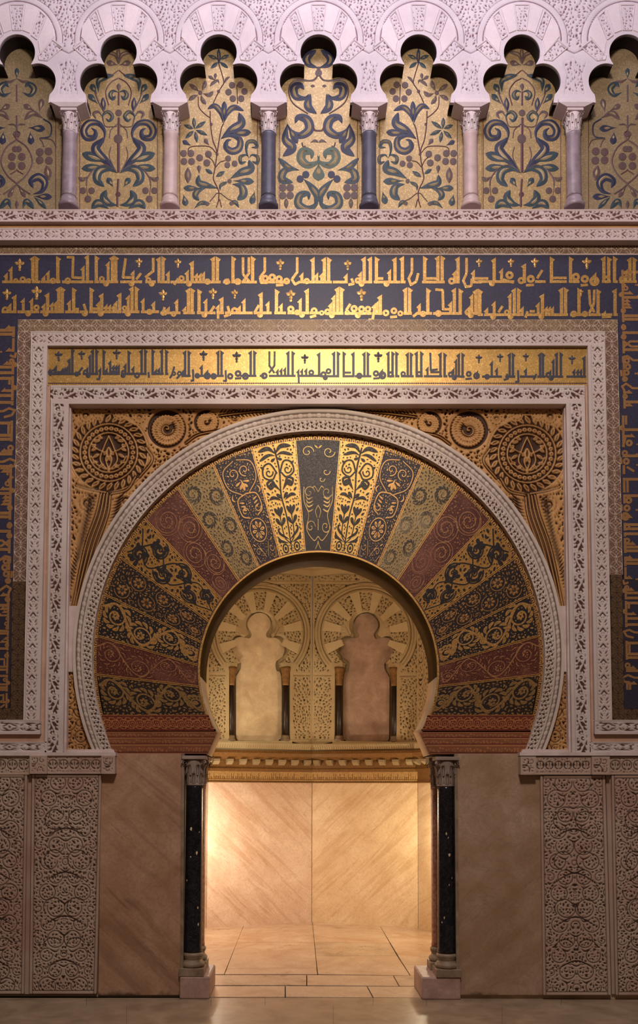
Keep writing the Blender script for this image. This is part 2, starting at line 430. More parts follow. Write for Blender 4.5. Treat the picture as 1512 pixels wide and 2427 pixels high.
M['whitefillet'] = m_stone('white_fillet', S(214, 196, 188), S(182, 160, 150), 5, .8)
M['goldfillet'] = m_stone('gilded_fillet', S(206, 158, 108), S(184, 138, 96), 5, .4)
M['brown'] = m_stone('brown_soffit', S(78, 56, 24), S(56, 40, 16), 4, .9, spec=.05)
M['jamb_stone'] = m_stone('jamb_stone', S(196, 168, 132), S(160, 132, 100), 4, .7)
M['impost'] = m_plaster('impost_mosaic', S(170, 112, 74), S(92, 46, 30), S(140, 84, 56))
M['lattice'] = m_mosaic('lattice_mosaic', S(126, 96, 80), S(206, 180, 158), 0, 0)
M['lattice_gold'] = m_mosaic('lattice_gold_mosaic', S(134, 106, 84), S(206, 184, 160), 0.1, 0, wear=S(160, 132, 96))
M['lattice_dark'] = m_mosaic('lattice_dark_mosaic', S(98, 74, 50), S(50, 32, 22), 0, 0)
M['red_mosaic'] = m_mosaic('red_mosaic', S(110, 44, 28), S(176, 112, 64), 0, .2)
M['v_dark'] = m_mosaic('voussoir_dark', S(54, 48, 46), S(190, 156, 96), 0, .4, wear=S(66, 56, 52))
M['v_gold'] = m_mosaic('voussoir_gold', S(196, 156, 86), S(40, 32, 26), .55, 0)
M['v_navy'] = m_mosaic('voussoir_navy', S(40, 32, 42), S(196, 148, 86), 0, .4)
M['v_speck'] = m_mosaic('voussoir_speckle', S(146, 120, 76), S(62, 50, 36), .3, 0, wear=S(150, 130, 96))
M['v_red'] = m_mosaic('voussoir_red', S(88, 38, 26), S(168, 116, 72), 0, .2, wear=S(128, 76, 58))
M['v_black'] = m_mosaic('voussoir_black', S(170, 122, 56), S(28, 24, 24), .3, 0)
M['v_flower'] = m_mosaic('voussoir_flower', S(34, 26, 22), S(164, 114, 60), 0, .3)
M['v_rinceau'] = m_mosaic('voussoir_rinceau', S(28, 25, 26), S(180, 132, 70), 0, .3)
M['v_brown'] = m_mosaic('voussoir_brown', S(38, 26, 20), S(148, 110, 60), 0, .25)
M['meander'] = m_mosaic('meander_mosaic', S(88, 50, 40), S(206, 156, 84), 0, .5)
M['goldline'] = m_flat('gold_line_tesserae', S(206, 150, 78), .4, 220, .4)
M['marble'] = m_stone('pink_marble_panel', S(186, 148, 120), S(158, 118, 88), 3.2, .45, stainz=S(40, 30, 24), veins=(.85, 2.6, S(128, 92, 66), .55))
M['marble_r'] = m_stone('grey_marble_panel', S(180, 150, 126), S(150, 120, 90), 3.0, .45, vein=S(120, 96, 74), stainz=S(40, 30, 24), veins=(-.8, 2.0, S(140, 106, 74), .45))
M['niche_marble_l'] = m_stone('niche_marble_left', S(224, 202, 180), S(206, 176, 150), 3, .5, veins=(.78, 6.5, S(176, 132, 96), .42), spec=.5)
M['niche_marble_r'] = m_stone('niche_marble_right', S(222, 200, 164), S(204, 176, 136), 3, .46, veins=(-.78, 6.5, S(176, 134, 90), .42), spec=.5)
M['black_stone'] = m_stone('black_column_stone', S(14, 14, 18), S(30, 28, 32), 14, .13, vein=S(90, 84, 80))
M['red_stone'] = m_stone('red_breccia_column', S(120, 62, 44), S(176, 128, 100), 34, .4)
M['mauve_stone'] = m_stone('mauve_column_stone', S(130, 112, 120), S(160, 142, 150), 12, .35)
M['rose_stone'] = m_stone('rose_column_stone', S(204, 178, 172), S(180, 154, 154), 8, .35)
M['slate_stone'] = m_stone('slate_column_stone', S(76, 74, 90), S(96, 92, 108), 12, .35)
M['capital'] = m_plaster('capital_marble', S(168, 148, 134), S(54, 40, 34), S(110, 90, 80))
M['capital_w'] = m_plaster('white_capital_marble', S(224, 208, 210), S(120, 98, 104), S(200, 182, 186))
M['base'] = m_stone('base_marble', S(152, 130, 104), S(112, 92, 72), 9, .5)
M['pedestal'] = m_stone('pedestal_marble', S(184, 150, 136), S(150, 118, 104), 6, .5, vein=S(100, 74, 64))
M['floor'] = m_stone('worn_floor_stone', S(170, 146, 118), S(134, 112, 88), 4, .32)
M['slab'] = m_stone('floor_slab_marble', S(204, 180, 152), S(182, 152, 124), 3, .24, veins=(1.3, 2.5, S(160, 116, 76), .5))
M['joint'] = m_stone('floor_joint', S(70, 52, 38), S(48, 36, 28), 8, .9)
M['wall'] = m_stone('masonry', S(120, 98, 84), S(96, 76, 64), 5, .9)
M['gold_band_niche'] = m_mosaic('niche_inscription', S(190, 154, 98), S(132, 94, 48), .15, 0)
M['slab2'] = m_stone('veined_floor_slab', S(196, 172, 144), S(168, 140, 112), 3, .22, veins=(1.4, 3.5, S(104, 84, 58), .7))
M['dark_colonnette'] = m_stone('dark_brown_colonnette', S(52, 36, 26), S(30, 22, 18), 20, .4)
# ------------------------------------------------------------------ builders
def flat(name, poly, mp, mat, parent=None, df=0.0, db=0.02, taper=0.0):
    b = MB(); b.prism(poly, mp, -df, db, taper); return fixn(b.build(name, mat, parent))
def rectp(x0, y0, x1, y1): return [(x0, y0), (x1, y0), (x1, y1), (x0, y1)]
def lathe(name, prof, c, mat, parent=None, seg=28, smooth=True):
    n = len(prof); a = np.arange(seg) * 2 * math.pi / seg; V = []
    for r, z in prof: V += [(c[0] + r * math.cos(t), c[1] + r * math.sin(t), z) for t in a]
    F = [(k * seg + i, k * seg + (i + 1) % seg, (k + 1) * seg + (i + 1) % seg, (k + 1) * seg + i) for k in range(n - 1) for i in range(seg)]
    F += [tuple(range(seg - 1, -1, -1)), tuple((n - 1) * seg + i for i in range(seg))]
    b = MB(); b.add(V, F); me = b.mesh(name, mat, smooth)
    for p in me.polygons:
        if len(p.vertices) > 4: p.use_smooth = False
    return link(name, me, parent)
def boxo(name, a, b, mat, parent=None, bevel=0.0):
    m = MB(); m.box3(a, b); me = m.mesh(name, mat)
    o = link(name, me, parent)
    if bevel:
        md = o.modifiers.new('bevel', 'BEVEL'); md.width = bevel; md.segments = 2
    return o
def capital(c, z0, z1, r0, ht, mat, parent, rows=2, nleaf=8):
    """Corinthian capital: bell, curling acanthus leaves, volutes, abacus"""
    H = z1 - z0
    lathe('bell', [(r0 * 1.02, z0), (r0 * .98, z0 + .1 * H), (r0 * 1.05, z0 + .5 * H), (r0 * 1.25, z0 + .8 * H), (ht * .85, z0 + .88 * H)], c, mat, parent, 20)
    lathe('astragal', [(r0 * 1.0, z0 - .01 * H), (r0 * 1.14, z0 + .02 * H), (r0 * 1.14, z0 + .05 * H), (r0 * 1.0, z0 + .08 * H)], c, mat, parent, 20)
    for row in range(rows):
        zb = z0 + H * (.07 + .28 * row); hl = H * .44; rb = r0 * (1.03 + .08 * row)
        for k in range(nleaf):
            a = (k + .5 * row) * 2 * math.pi / nleaf
            V = []; A = []; nu, nv = 7, 9
            for j in range(nv):
                t = j / (nv - 1); wdt = r0 * .42 * (math.sin(math.pi * min(1, .22 + t * .74))) * (1 + .28 * math.sin(j * 3.1))
                out = .02 * r0 + r0 * .55 * max(0, t - .45) ** 1.6 * 2; zz = zb + hl * (t - .45 * max(0, t - .78) ** 1.2 * 3)
                for i in range(nu):
                    s = (i / (nu - 1) - .5) * 2; rr = rb + out + r0 * .1 * (1 - abs(s)) + (.05 * r0 if i % 2 else 0)
                    an = a + s * wdt / rr; V.append((c[0] + rr * math.cos(an), c[1] + rr * math.sin(an), zz)); A.append(.35 if (i % 2 == 0 and abs(s) < .9 and i != 3) else 1.0)
            F = [(j * nu + i, j * nu + i + 1, (j + 1) * nu + i + 1, (j + 1) * nu + i) for j in range(nv - 1) for i in range(nu - 1)]
            b = MB(); b.add(V, F); me = b.mesh('acanthus_leaf', mat, True)
            me.attributes['r'].data.foreach_set('value', np.array(A, np.float32)); link('acanthus_leaf', me, parent)
    for sx in (-1, 1):
        for sy in (-1, 1):
            V = []; m = 22
            for k in range(m):
                t = k / (m - 1); rr = H * .13 * (1 - .75 * t); an = t * 3.6 * math.pi; q = ht * .78
                x = q + rr * math.cos(an) * .8; z = z0 + .76 * H + rr * math.sin(an)
                for dd in (-.12 * r0, .12 * r0):
                    V.append((c[0] + sx * (x * .98) - sx * dd * .7, c[1] + sy * (x * .98) + sy * dd * .7, z))
            F = [(2 * k, 2 * k + 1, 2 * k + 3, 2 * k + 2) for k in range(m - 1)]
            b = MB(); b.add(V, F); me = b.mesh('volute', mat, False)
            link('volute', me, parent)
    boxo('abacus', (c[0] - ht, c[1] - ht, z0 + .88 * H), (c[0] + ht, c[1] + ht, z1), mat, parent, .004)
def colbase(c, z0, z1, r, mat, parent, name='base', plinth=True):
    H = z1 - z0; zz = z0 + (H * .34 if plinth else 0); h = z1 - zz
    if plinth: boxo('plinth', (c[0] - r * 1.5, c[1] - r * 1.5, z0), (c[0] + r * 1.5, c[1] + r * 1.5, zz), mat, parent, .004)
    pr = [(r * 1.30, zz)]
    pr += [(r * (1.26 + .22 * math.sin(t)), zz + h * (.17 - .17 * math.cos(t))) for t in np.linspace(.2, math.pi, 7)]
    pr += [(r * 1.12, zz + h * .46), (r * 1.10, zz + h * .58), (r * 1.22, zz + h * .64)]
    pr += [(r * (1.14 + .14 * math.sin(t)), zz + h * (.80 - .14 * math.cos(t))) for t in np.linspace(.2, math.pi, 6)]
    pr += [(r * 1.04, z1)]
    lathe(name, pr, c, mat, parent, 28)
def inpoly(poly, X, Y):
    r = np.zeros(X.shape, bool); n = len(poly)
    for i in range(n):
        x0, y0 = poly[i]; x1, y1 = poly[(i + 1) % n]
        c = ((y0 > Y) != (y1 > Y)) & (X < (x1 - x0) * (Y - y0) / ((y1 - y0) or 1e-9) + x0); r ^= c
    return r
def ruled(A, B, nt, pw=1.0):
    A = np.array(A, float); B = np.array(B, float); t = np.linspace(0, 1, nt)[:, None] ** pw
    return A[None, :, 0] * (1 - t) + B[None, :, 0] * t, A[None, :, 1] * (1 - t) + B[None, :, 1] * t
def resample(pts, step, closed=False):
    P = np.array(pts, float); d = np.concatenate([[0], np.cumsum(np.hypot(*np.diff(P, axis=0).T))]); n = max(2, int(d[-1] / step) + 1)
    t = np.linspace(0, d[-1], n); return np.stack([np.interp(t, d, P[:, 0]), np.interp(t, d, P[:, 1])], 1)

# ------------------------------------------------------------------ setting: floor
fl = tag(empty('floor', (0, 0, 0), 'pale marble paving running from the hall into the niche', 'floor'), kind='structure')
boxo('joint_bed', (-4.0, -8.2, -.08), (4.0, 4.6, -.012), M['joint'], fl)
def slab(poly, mat, z=0.0, gap=1.0):
    px = np.array([p[0] for p in poly], float); py = np.array([p[1] for p in poly], float)
    P = FLOOR(px, py); c = P.mean(0); L = np.hypot(*(P - c)[:, :2].T)
    P = c + (P - c) * (1 - .0035 * gap / L)[:, None]
    n = len(P); T = P.copy(); T[:, 2] = z; B = P.copy(); B[:, 2] = -.03
    b = MB(); b.add(np.concatenate([T, B]), [tuple(range(n)), tuple(range(2 * n - 1, n - 1, -1))] + [(i, n + i, n + (i + 1) % n, (i + 1) % n) for i in range(n)])
    return fixn(b.build('paving_slab', mat, fl))
for poly in ([(330, 2202), (579, 2190), (531, 2309), (330, 2309)], [(579, 2190), (740, 2181), (745, 2233), (561, 2234)],
             [(561, 2234), (745, 2233), (751, 2294), (537, 2296)], [(537, 2296), (751, 2294), (753, 2309), (531, 2309)],
             [(740, 2181), (898, 2190), (924, 2235), (745, 2233)], [(745, 2233), (924, 2235), (942, 2266), (748, 2266)],
             [(748, 2266), (942, 2266), (972, 2312), (753, 2309)], [(898, 2190), (1160, 2204), (1160, 2286), (956, 2286)],
             [(956, 2286), (1160, 2286), (1160, 2312), (972, 2312)],
             [(560, 2180), (740, 2168), (740, 2181), (579, 2190)], [(740, 2168), (920, 2180), (898, 2190), (740, 2181)],
             [(430, 2311), (727, 2311), (727, 2335), (430, 2335)], [(727, 2311), (932, 2312), (946, 2337), (727, 2335)], [(932, 2312), (1090, 2313), (1090, 2337), (946, 2337)],
             [(430, 2337), (676, 2337), (676, 2363), (430, 2363)], [(676, 2337), (870, 2338), (884, 2364), (676, 2363)], [(870, 2338), (1090, 2338), (1090, 2365), (884, 2364)]):
    slab(poly, M['slab2' if poly[0] in ((745, 2233), (430, 2311), (932, 2312)) else 'slab'], gap=1.5)
rg = random.Random(5)
rows_ = [(2365, 2383), (2383, 2470), (2470, 2680)]
for k, (ya, yb) in enumerate(rows_):
    xs = [-520, -90, 205, 500, 628, 884, 1010, 1330, 1640, 1900] if k % 2 == 0 else [-520, -100, 300, 790, 1190, 1560, 1900]
    for a, b_ in zip(xs[:-1], xs[1:]): slab([(a, ya), (b_, ya), (b_, yb), (a, yb)], M['floor'], gap=.35)
boxo('side_paving', (-4.0, -8.2, -.03), (4.0, -2.85, 0), M['floor'], fl)

# ------------------------------------------------------------------ setting: masonry core with the horseshoe doorway
WC = WY(.094)
def arc(cx, cy, r, a0, a1, n): return [(cx + r * math.cos(math.radians(a)), cy + r * math.sin(math.radians(a))) for a in np.linspace(a0, a1, n)]
th = math.degrees(math.asin((1731 - 1590) / 281))
door = [(488, 1790), (513, 1731)] + arc(755, 1590, 281, 180 - th, 360 + th, 120) + [(1000, 1731), (1024, 1790)]
door = resample(door, 6)
nd = len(door)
outer = resample([(-230, 1790), (-230, -90), (1740, -90), (1740, 1790)], 1); outer = outer[np.linspace(0, len(outer) - 1, nd).astype(int)]
X, Y = ruled(door, outer, 6)
F = WC(X, Y); F[..., 1] = .16; Bk = F.copy(); Bk[..., 1] = .56
def gridq(n0, nv, nu): i = np.arange(nv * nu).reshape(nv, nu) + n0; return np.stack([i[:-1, :-1], i[:-1, 1:], i[1:, 1:], i[1:, :-1]], -1).reshape(-1, 4)
V = np.concatenate([F.reshape(-1, 3), Bk.reshape(-1, 3)]); m = F.shape[0] * F.shape[1]
rim = lambda row: [(row * nd + i, row * nd + i + 1, m + row * nd + i + 1, m + row * nd + i) for i in range(nd - 1)]
side = lambda col: [(r * nd + col, (r + 1) * nd + col, m + (r + 1) * nd + col, m + r * nd + col) for r in range(5)]
Q = np.concatenate([gridq(0, 6, nd), gridq(m, 6, nd)[:, ::-1], np.array(rim(5) + side(0) + side(nd - 1))])
wf = fixn(link('wall_front', raw_mesh('wall_front', V, Q, M['wall'], None, False)))
tag(wf, 'masonry wall around the horseshoe doorway, hidden behind mosaic and stucco', 'wall', kind='structure')
# soffit: curved brown lining above, pale stone jambs below, partly lightened for light inside
F1 = WC(door[:, 0], door[:, 1], 0.0) ; B1 = F1.copy(); F1[:, 1] = .094; B1[:, 1] = .565
def lining(name, sel, mat):
    ins = np.array([0, 0, 0]); A = F1[sel]; Bq = B1[sel]; n = len(A); cen = np.array(WC(755, 1590)); 
    shr = lambda P: P + (cen - P) * np.array([1, 0, 1]) * .006
    V = np.concatenate([A, Bq, shr(A), shr(Bq)])
    q = [(2 * n + i, 2 * n + i + 1, 3 * n + i + 1, 3 * n + i) for i in range(n - 1)] + [(i, i + 1, 2 * n + i + 1, 2 * n + i) for i in range(n - 1)] + [(n + i, 3 * n + i, 3 * n + i + 1, n + i + 1) for i in range(n - 1)]
    return fixn(link(name, raw_mesh(name, V, np.array(q), mat, np.ones(len(V)), True), wf))
yy = door[:, 1]; half = nd // 2
lo = [i for i in range(half) if yy[i] > 1600]; hi = [i for i in range(nd) if yy[i] <= 1606]; lo2 = [i for i in range(half, nd) if yy[i] > 1600]
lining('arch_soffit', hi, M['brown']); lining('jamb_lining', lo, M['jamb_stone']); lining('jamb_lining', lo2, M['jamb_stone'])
zi = float(WC(434, 1790)[2]); xl = float(WY(.05)(436, 2000)[0]); xr = float(WY(.05)(1078, 2000)[0])
for nm, a, b_ in (('wall_left', -3.6, xl), ('wall_right', xr, 3.6)):
    o = boxo(nm, (a, .06, 0), (b_, .56, zi), M['jamb_stone']); tag(o, ('left' if a < 0 else 'right') + ' pier of masonry beside the doorway, faced in marble', 'wall', kind='structure')

# ------------------------------------------------------------------ lower wall: marble panels, carved panels, friezes
W0 = WY(0.0); W3 = WY(.03); WM = WY(-.03)
for side_, (x0, x1, mat, lab) in {'l': (241, 430, 'marble', 'tall plain pink marble slab left of the doorway'), 'r': (1084, 1280, 'marble_r', 'tall plain greyish marble slab with brown blotches right of the doorway')}.items():
    t = empty('marble_panel', tuple(W3((x0 + x1) / 2, 2358)), lab, 'panel')
    flat('slab', [(x0, 1786), (x1, 1786), (x1 + (-3 if side_ == 'l' else 6), 2358), (x0 - (8 if side_ == 'l' else -4), 2358)], W3, M[mat], t, 0, .03)
    e = (430, 437) if side_ == 'l' else (1077, 1084)
    flat('edge_strip', [(e[0], 1786), (e[1], 1786), (e[1] + (-3 if side_ == 'l' else 5), 2358), (e[0] + (-3 if side_ == 'l' else 5), 2358)], WY(.02), M['base'], t, 0, .04)
def carved_slab(tl, tr, br, bl, seed, label, R=19, amp=.010):
    w = int(max(tr[0] - tl[0], 20)); h = int(bl[1] - tl[1]); c = arabesque(w, h, seed, R, True, 8.5, 3.0, True, 1.0, 7)
    big = Cv(w, h, 1.0)
    for k in range(1, 5):   # large interlaced medallions
        y = h * k / 5
        for s in (-1, 1): big.circ(w / 2 + s * w * .17, y + (3 if k % 2 else -6), w * .14, 2.0, 0.0, 20 + 40 * k, 330)
        big.path([(w * .12, y + h * .1), (w * .5, y + h * .045), (w * .88, y + h * .1)], 3, 'l', 0.0)
    for d in (0, 1):
        for k in (2, 5): big.H[k if d else 0:, :] = big.H[k if d else 0:, :]
    H = np.minimum(c.H, big.blur().H); c.H = H; c.H[:, 6:8] = .3; c.H[:, -8:-6] = .3; c.H[:, :6] = 1; c.H[:, -6:] = 1; c.H[6:8, 8:-8] = .3; c.H[-8:-6, 8:-8] = .3
    X, Y = quad_grid(tl, tr, br, bl, w * 7 // 10, h * 7 // 10)
    u, v = np.meshgrid(np.linspace(0, w - 1, X.shape[1]), np.linspace(0, h - 1, X.shape[0]))
    root = empty('carved_dado', tuple(WY(0)((bl[0] + br[0]) / 2, bl[1])), label, 'panel', 'carved marble dado panels')
    patch('carved_slab', X, Y, c.at(u, v), WY(.0), M['panel'], root, amp, .06); return root
carved_slab((76, 1836), (240, 1836), (228, 2355), (70, 2355), 11, 'wide carved marble panel with interlaced vines left of the plain pink slab')
carved_slab((-95, 1836), (64, 1836), (56, 2355), (-100, 2355), 12, 'carved marble panel with reddish wear cut by the left photo edge')
carved_slab((1281, 1838), (1434, 1838), (1448, 2358), (1288, 2358), 13, 'wide carved marble panel with interlaced vines right of the plain greyish slab')
carved_slab((1450, 1838), (1610, 1838), (1616, 2358), (1460, 2358), 14, 'carved marble panel cut by the right photo edge')
for x0, x1, x0b, x1b, lab in ((65, 75, 56, 69, 'plain marble edge strip left of the wide left carved panel'), (1436, 1449, 1450, 1459, 'plain marble edge strip right of the wide right carved panel')):
    o = flat('edge_strip', [(x0, 1836), (x1, 1836), (x1b, 2356), (x0b, 2356)], WY(.035), M['panel'], None, 0, .03); tag(o, lab, 'trim')
def frieze(x0, y0, x1, y1, plane, seed, label, rounds, xs=None, corb=None):
    t = empty('carved_frieze', tuple(plane((x0 + x1) / 2, y1)), label, 'frieze', 'marble friezes over the dado')
    w = int(x1 - x0); h = int(y1 - y0); c = Cv(w, h, 1.0); rng = np.random.default_rng(seed)
    if rounds:
        n = rounds
        for k in range(n):
            cx = (k + .5) * w / n; c.circ(cx, h / 2 - 1, min(h * .36, w / n * .42), 2.0, 0.0, 100, 440); c.path([(cx, h * .2), (cx, h * .65)], 2.2, 'l', 0)
            for s in (-1, 1): c.path([(cx + s * 2, h * .6), (cx + s * 7, h * .4), (cx + s * 6, h * .62)], 2, 'l', 0); c.disc(cx + s * 4, h * .66, 1.4, 0)
    c.slits(int(w * h / 7), 5, 2.2, lambda x, y: rng.uniform(0, 3.1), rng, gap=1.0)
    c.H[:4] = 1; c.H[-4:] = 1; c.H[:, :2] = 1; c.H[:, -2:] = 1; c.H[4:5] = .4; c.H[-5:-4] = .4; c.blur()
    X, Y = rect_grid(x0, y0, x1, y1, 1.5); patch('frieze_block', X, Y, c.at(X - x0, Y - y0), plane, M['panel'], t, .008, .10)
    if corb:
        a, b_, yb = corb; c2 = arabesque(int(b_ - a), int(yb - y0), seed + 3, 12, False, 6, 2.2)
        X, Y = rect_grid(a, y0, b_, yb, 1.5); patch('corbel', X, Y, c2.at(X - a, Y - y0), Plane(plane.p0 - [0, .035, 0], (0, 1, 0)), M['panel'], t, .008, .13)
    return t
frieze(112, 1791, 240, 1834, WY(-.015), 21, 'carved marble frieze with four round flowers above the wide left panel', 5, corb=(240, 272, 1834))
frieze(-95, 1791, 70, 1836, WY(-.005), 22, 'carved marble frieze at the left photo edge', 6, corb=(70, 111, 1834))
frieze(1270, 1793, 1400, 1836, WY(-.015), 23, 'carved marble frieze above the wide right panel', 6, corb=(1234, 1270, 1836))
frieze(1445, 1793, 1610, 1836, WY(-.005), 24, 'carved marble frieze at the right photo edge', 6, corb=(1403, 1445, 1836))
for x0, x1, lab in ((-95, 274, 'thin plain ledge under the left stucco frame'), (1232, 1610, 'thin plain ledge under the right stucco frame')):
    tag(flat('ledge', rectp(x0, 1783, x1, 1791), WY(-.03), M['whitefillet'], None, 0, .12), lab, 'ledge')

# ------------------------------------------------------------------ columns of the doorway
zt = float(WY(.09)(460, 1792)[2]); zc = float(WY(.09)(460, 1862)[2]); zs = float(WY(.09)(460, 2254)[2]); zp = float(WY(.05)(460, 2311)[2])
for s, pxa, lab in ((-1, 459.5, 'left'), (1, 1057.5, 'right')):
    cx = float(WY(.09)(pxa, 2050)[0])
    root = empty('column', (cx, .09, zp), 'polished black stone column with corinthian capital at the %s of the doorway' % lab, 'column', 'doorway columns')
    lathe('shaft', [(.0715, zc - .0), (.0735, zc - .02), (.071, zc - .03), (.073, (zc + zs) / 2), (.0745, zs + .03), (.0785, zs + .02), (.0785, zs)][::-1], (cx, .09), M['black_stone'], root, 32)
    rr = random.Random(3 + s)
    for k in range(7):   # pale inclusions set in the black stone
        a = math.radians(-90 + rr.uniform(-45, 45)); z = zs + (zc - zs) * rr.uniform(.15, .75); q = rr.uniform(.005, .012)
        c_ = Vector((cx + .0735 * math.cos(a), .09 + .0735 * math.sin(a), z)); V = []
        nrm = Vector((math.cos(a), math.sin(a), 0)); tg = Vector((-math.sin(a), math.cos(a), 0))
        V = [tuple(c_ + nrm * .0016)] + [tuple(c_ + nrm * .0004 + tg * (q * rr.uniform(.5, 1) * math.cos(u)) + Vector((0, 0, q * rr.uniform(.8, 1.7) * math.sin(u)))) for u in np.arange(9) * 2 * math.pi / 9]
        b = MB(); b.add(V, [(0, i + 1, (i + 1) % 9 + 1) for i in range(9)]); b.build('white_inclusion', M['plaque'], root)
    capital((cx, .09), zc, zt, .068, .098, M['capital'], root)
    colbase((cx, .09), zp, zs, .068, M['base'], root)
    cx2 = float(WY(.38)(487 if s < 0 else 1021.5, 2050)[0]) + (-.070 if s < 0 else .070)
    root = empty('column', (cx2, .38, zp), 'reddish breccia column standing behind the black column at the %s' % lab, 'column', 'doorway columns')
    lathe('shaft', [(.068, zs), (.072, zs + .01), (.068, zs + .03), (.068, zc - .03), (.071, zc)], (cx2, .38), M['red_stone'], root, 28)
    capital((cx2, .38), zc, zt, .062, .098, M['capital'], root)
    colbase((cx2, .38), zp, zs, .064, M['base'], root)
    x0 = float(W0(426 if s < 0 else 1000, 2330)[0]); x1 = float(W0(497 if s < 0 else 1092, 2330)[0])
    o = boxo('pedestal', (x0, -.012 if s < 0 else .0, 0), (x1, .50, zp), M['pedestal'], None, .012)
    tag(o, 'low pinkish stone pedestal under the two %s columns' % lab, 'pedestal')
# ------------------------------------------------------------------ carved band tiles
def tile_scroll(h=30, P=96, seed=1):
    c = Cv(P, h, 0.0, 1.0); m = h / 2
    for rep in (-P, 0, P):
        c.path([(rep + P * k / 8, m + (h * .27) * math.sin(k * math.pi / 4)) for k in range(9)], 3.6, 's')
        for k, (x, s) in enumerate(((P * .25, -1), (P * .75, 1))):
            x += rep; cy = m - s * h * .06
            c.spiral(x, cy, h * .27, 1.3, 3.4, 1.0, -s * 1.2, s)
            for q in range(7):
                a = s * (q * .55 + .3); c.path([(x + h * .2 * math.cos(a), cy + h * .2 * math.sin(a)), (x + h * .46 * math.cos(a + .3), cy + h * .46 * math.sin(a + .3))], 4.4, 'd')
            for dx in (-.2, -.1, .12, .2, .3): c.path([(x + P * dx, m + s * h * .14), (x + P * dx + 6, m + s * h * .44)], 4.8, 'd')
            c.disc(x + P * .24, m + s * h * .02, 3.0); c.disc(x - P * .10, m - s * h * .36, 2.8)
            c.path([(x - P * .2, m + s * 9), (x - P * .05, m + s * 12)], 4.0, 'l'); c.path([(x + P * .16, m - s * 8), (x + P * .30, m - s * 12)], 4.0, 'l')
    c.slits(5000, 8, 3.6, lambda x, y: math.sin(x * .13) * 1.2, np.random.default_rng(seed), 1.0, None, .35)
    c.H[:3] = 1; c.H[-3:] = 1; return c.blur()
def tile_leaf(h=28, P=110):
    c = Cv(P, h, 1.0); m = h / 2
    for rep in (-P, 0, P):
        for s in (-1, 1):
            c.path([(rep + 6, m + s * (m - 5)), (rep + 48, m + s * (m - 5))], 2.6, 'l', 0); c.path([(rep + 60, m + s * (m - 5)), (rep + 104, m + s * (m - 5))], 2.6, 'l', 0)
            c.path([(rep + 14, m + s * 1), (rep + 30, m + s * 7)], 3.0, 'l', 0); c.path([(rep + 34, m + s * 7), (rep + 52, m + s * 1.5)], 3.0, 'l', 0)
            c.path([(rep + 56, m + s * 2), (rep + 66, m + s * 8)], 2.8, 'l', 0); c.path([(rep + 72, m + s * 8), (rep + 86, m + s * 3)], 3.2, 'l', 0); c.path([(rep + 90, m + s * 2), (rep + 106, m + s * 8)], 3, 'l', 0)
            c.path([(rep + 40, m + s * 10), (rep + 58, m + s * 6)], 2.2, 'l', 0)
            c.path([(rep + 26, m + s * .5), (rep + 36, m + s * 3)], 1.8, 'l', 0)
        c.disc(rep + 33, m, 1.7, 0); c.disc(rep + 78, m, 1.8, 0); c.path([(rep + 96, m - 3), (rep + 99, m), (rep + 96, m + 3)], 2.2, 's', 0)
    c.slits(500, 9, 2.4, lambda x, y: (.5 if (y > m) ^ (x % 56 > 28) else -.5), np.random.default_rng(6), 0, None, .9)
    return c.blur()
def tile_diamond(h=30, P=37):
    """u runs down the strip, v across it"""
    c = Cv(P, h, 1.0); m = h / 2
    for rep in (-P, 0, P):
        for s in (-1, 1):
            c.path([(rep + 4, m), (rep + 12, m + s * 7)], 3.0, 's', 0)
            c.path([(rep + 14, m + s * 2.4), (rep + 17, m + s * 3)], 2.4, 'l', 0)
            c.path([(rep + 19, m + s * 11), (rep + 29, m + s * 3)], 2.8, 'l', 0)
            c.path([(rep + 27, m + s * 11.5), (rep + 36, m + s * 4.5)], 2.4, 'l', 0)
            c.disc(rep + 5, m + s * 11, 1.9, 0); c.path([(rep + 11, m + s * 12), (rep + 16, m + s * 11)], 1.8, 'l', 0)
        c.disc(rep + 21, m, 1.3, 0)
    return c.blur()
def tile_lattice(h=28, P=34):
    c = Cv(P, h, 0.0); m = h / 2; q = P / 2
    for rep in (-P, 0, P):
        c.circ(rep + q, m, m - 1.5, 1.3); 
        for sx in (-1, 1):
            for sy in (-1, 1):
                c.circ(rep + q + sx * (m - 1), m + sy * (m - 1), m - 1.5, 1.1, 1.0, 0, 360) if False else None
                c.path([(rep + q, m + sy * (m - 2)), (rep + q + sx * 3.6, m + sy * 3.6), (rep + q + sx * (m - 2), m)], 1.2, 's')
                c.path([(rep + q + sx * 4.5, m + sy * 9), (rep + q + sx * 9, m + sy * 4.5)], 1.6, 'l', .55)
        c.circ(rep + 0, m, 2.2, 1.0); c.disc(rep + q, m, 1.7, .8)
        for sx in (-1, 1):
            for sy in (-1, 1): c.path([(rep + sx * 1.6, m + sy * 1.6), (rep + sx * 4, m + sy * (m - 1))], .9, 's', .9)
    c.H[:1] = 1; c.H[-1:] = 1; return c
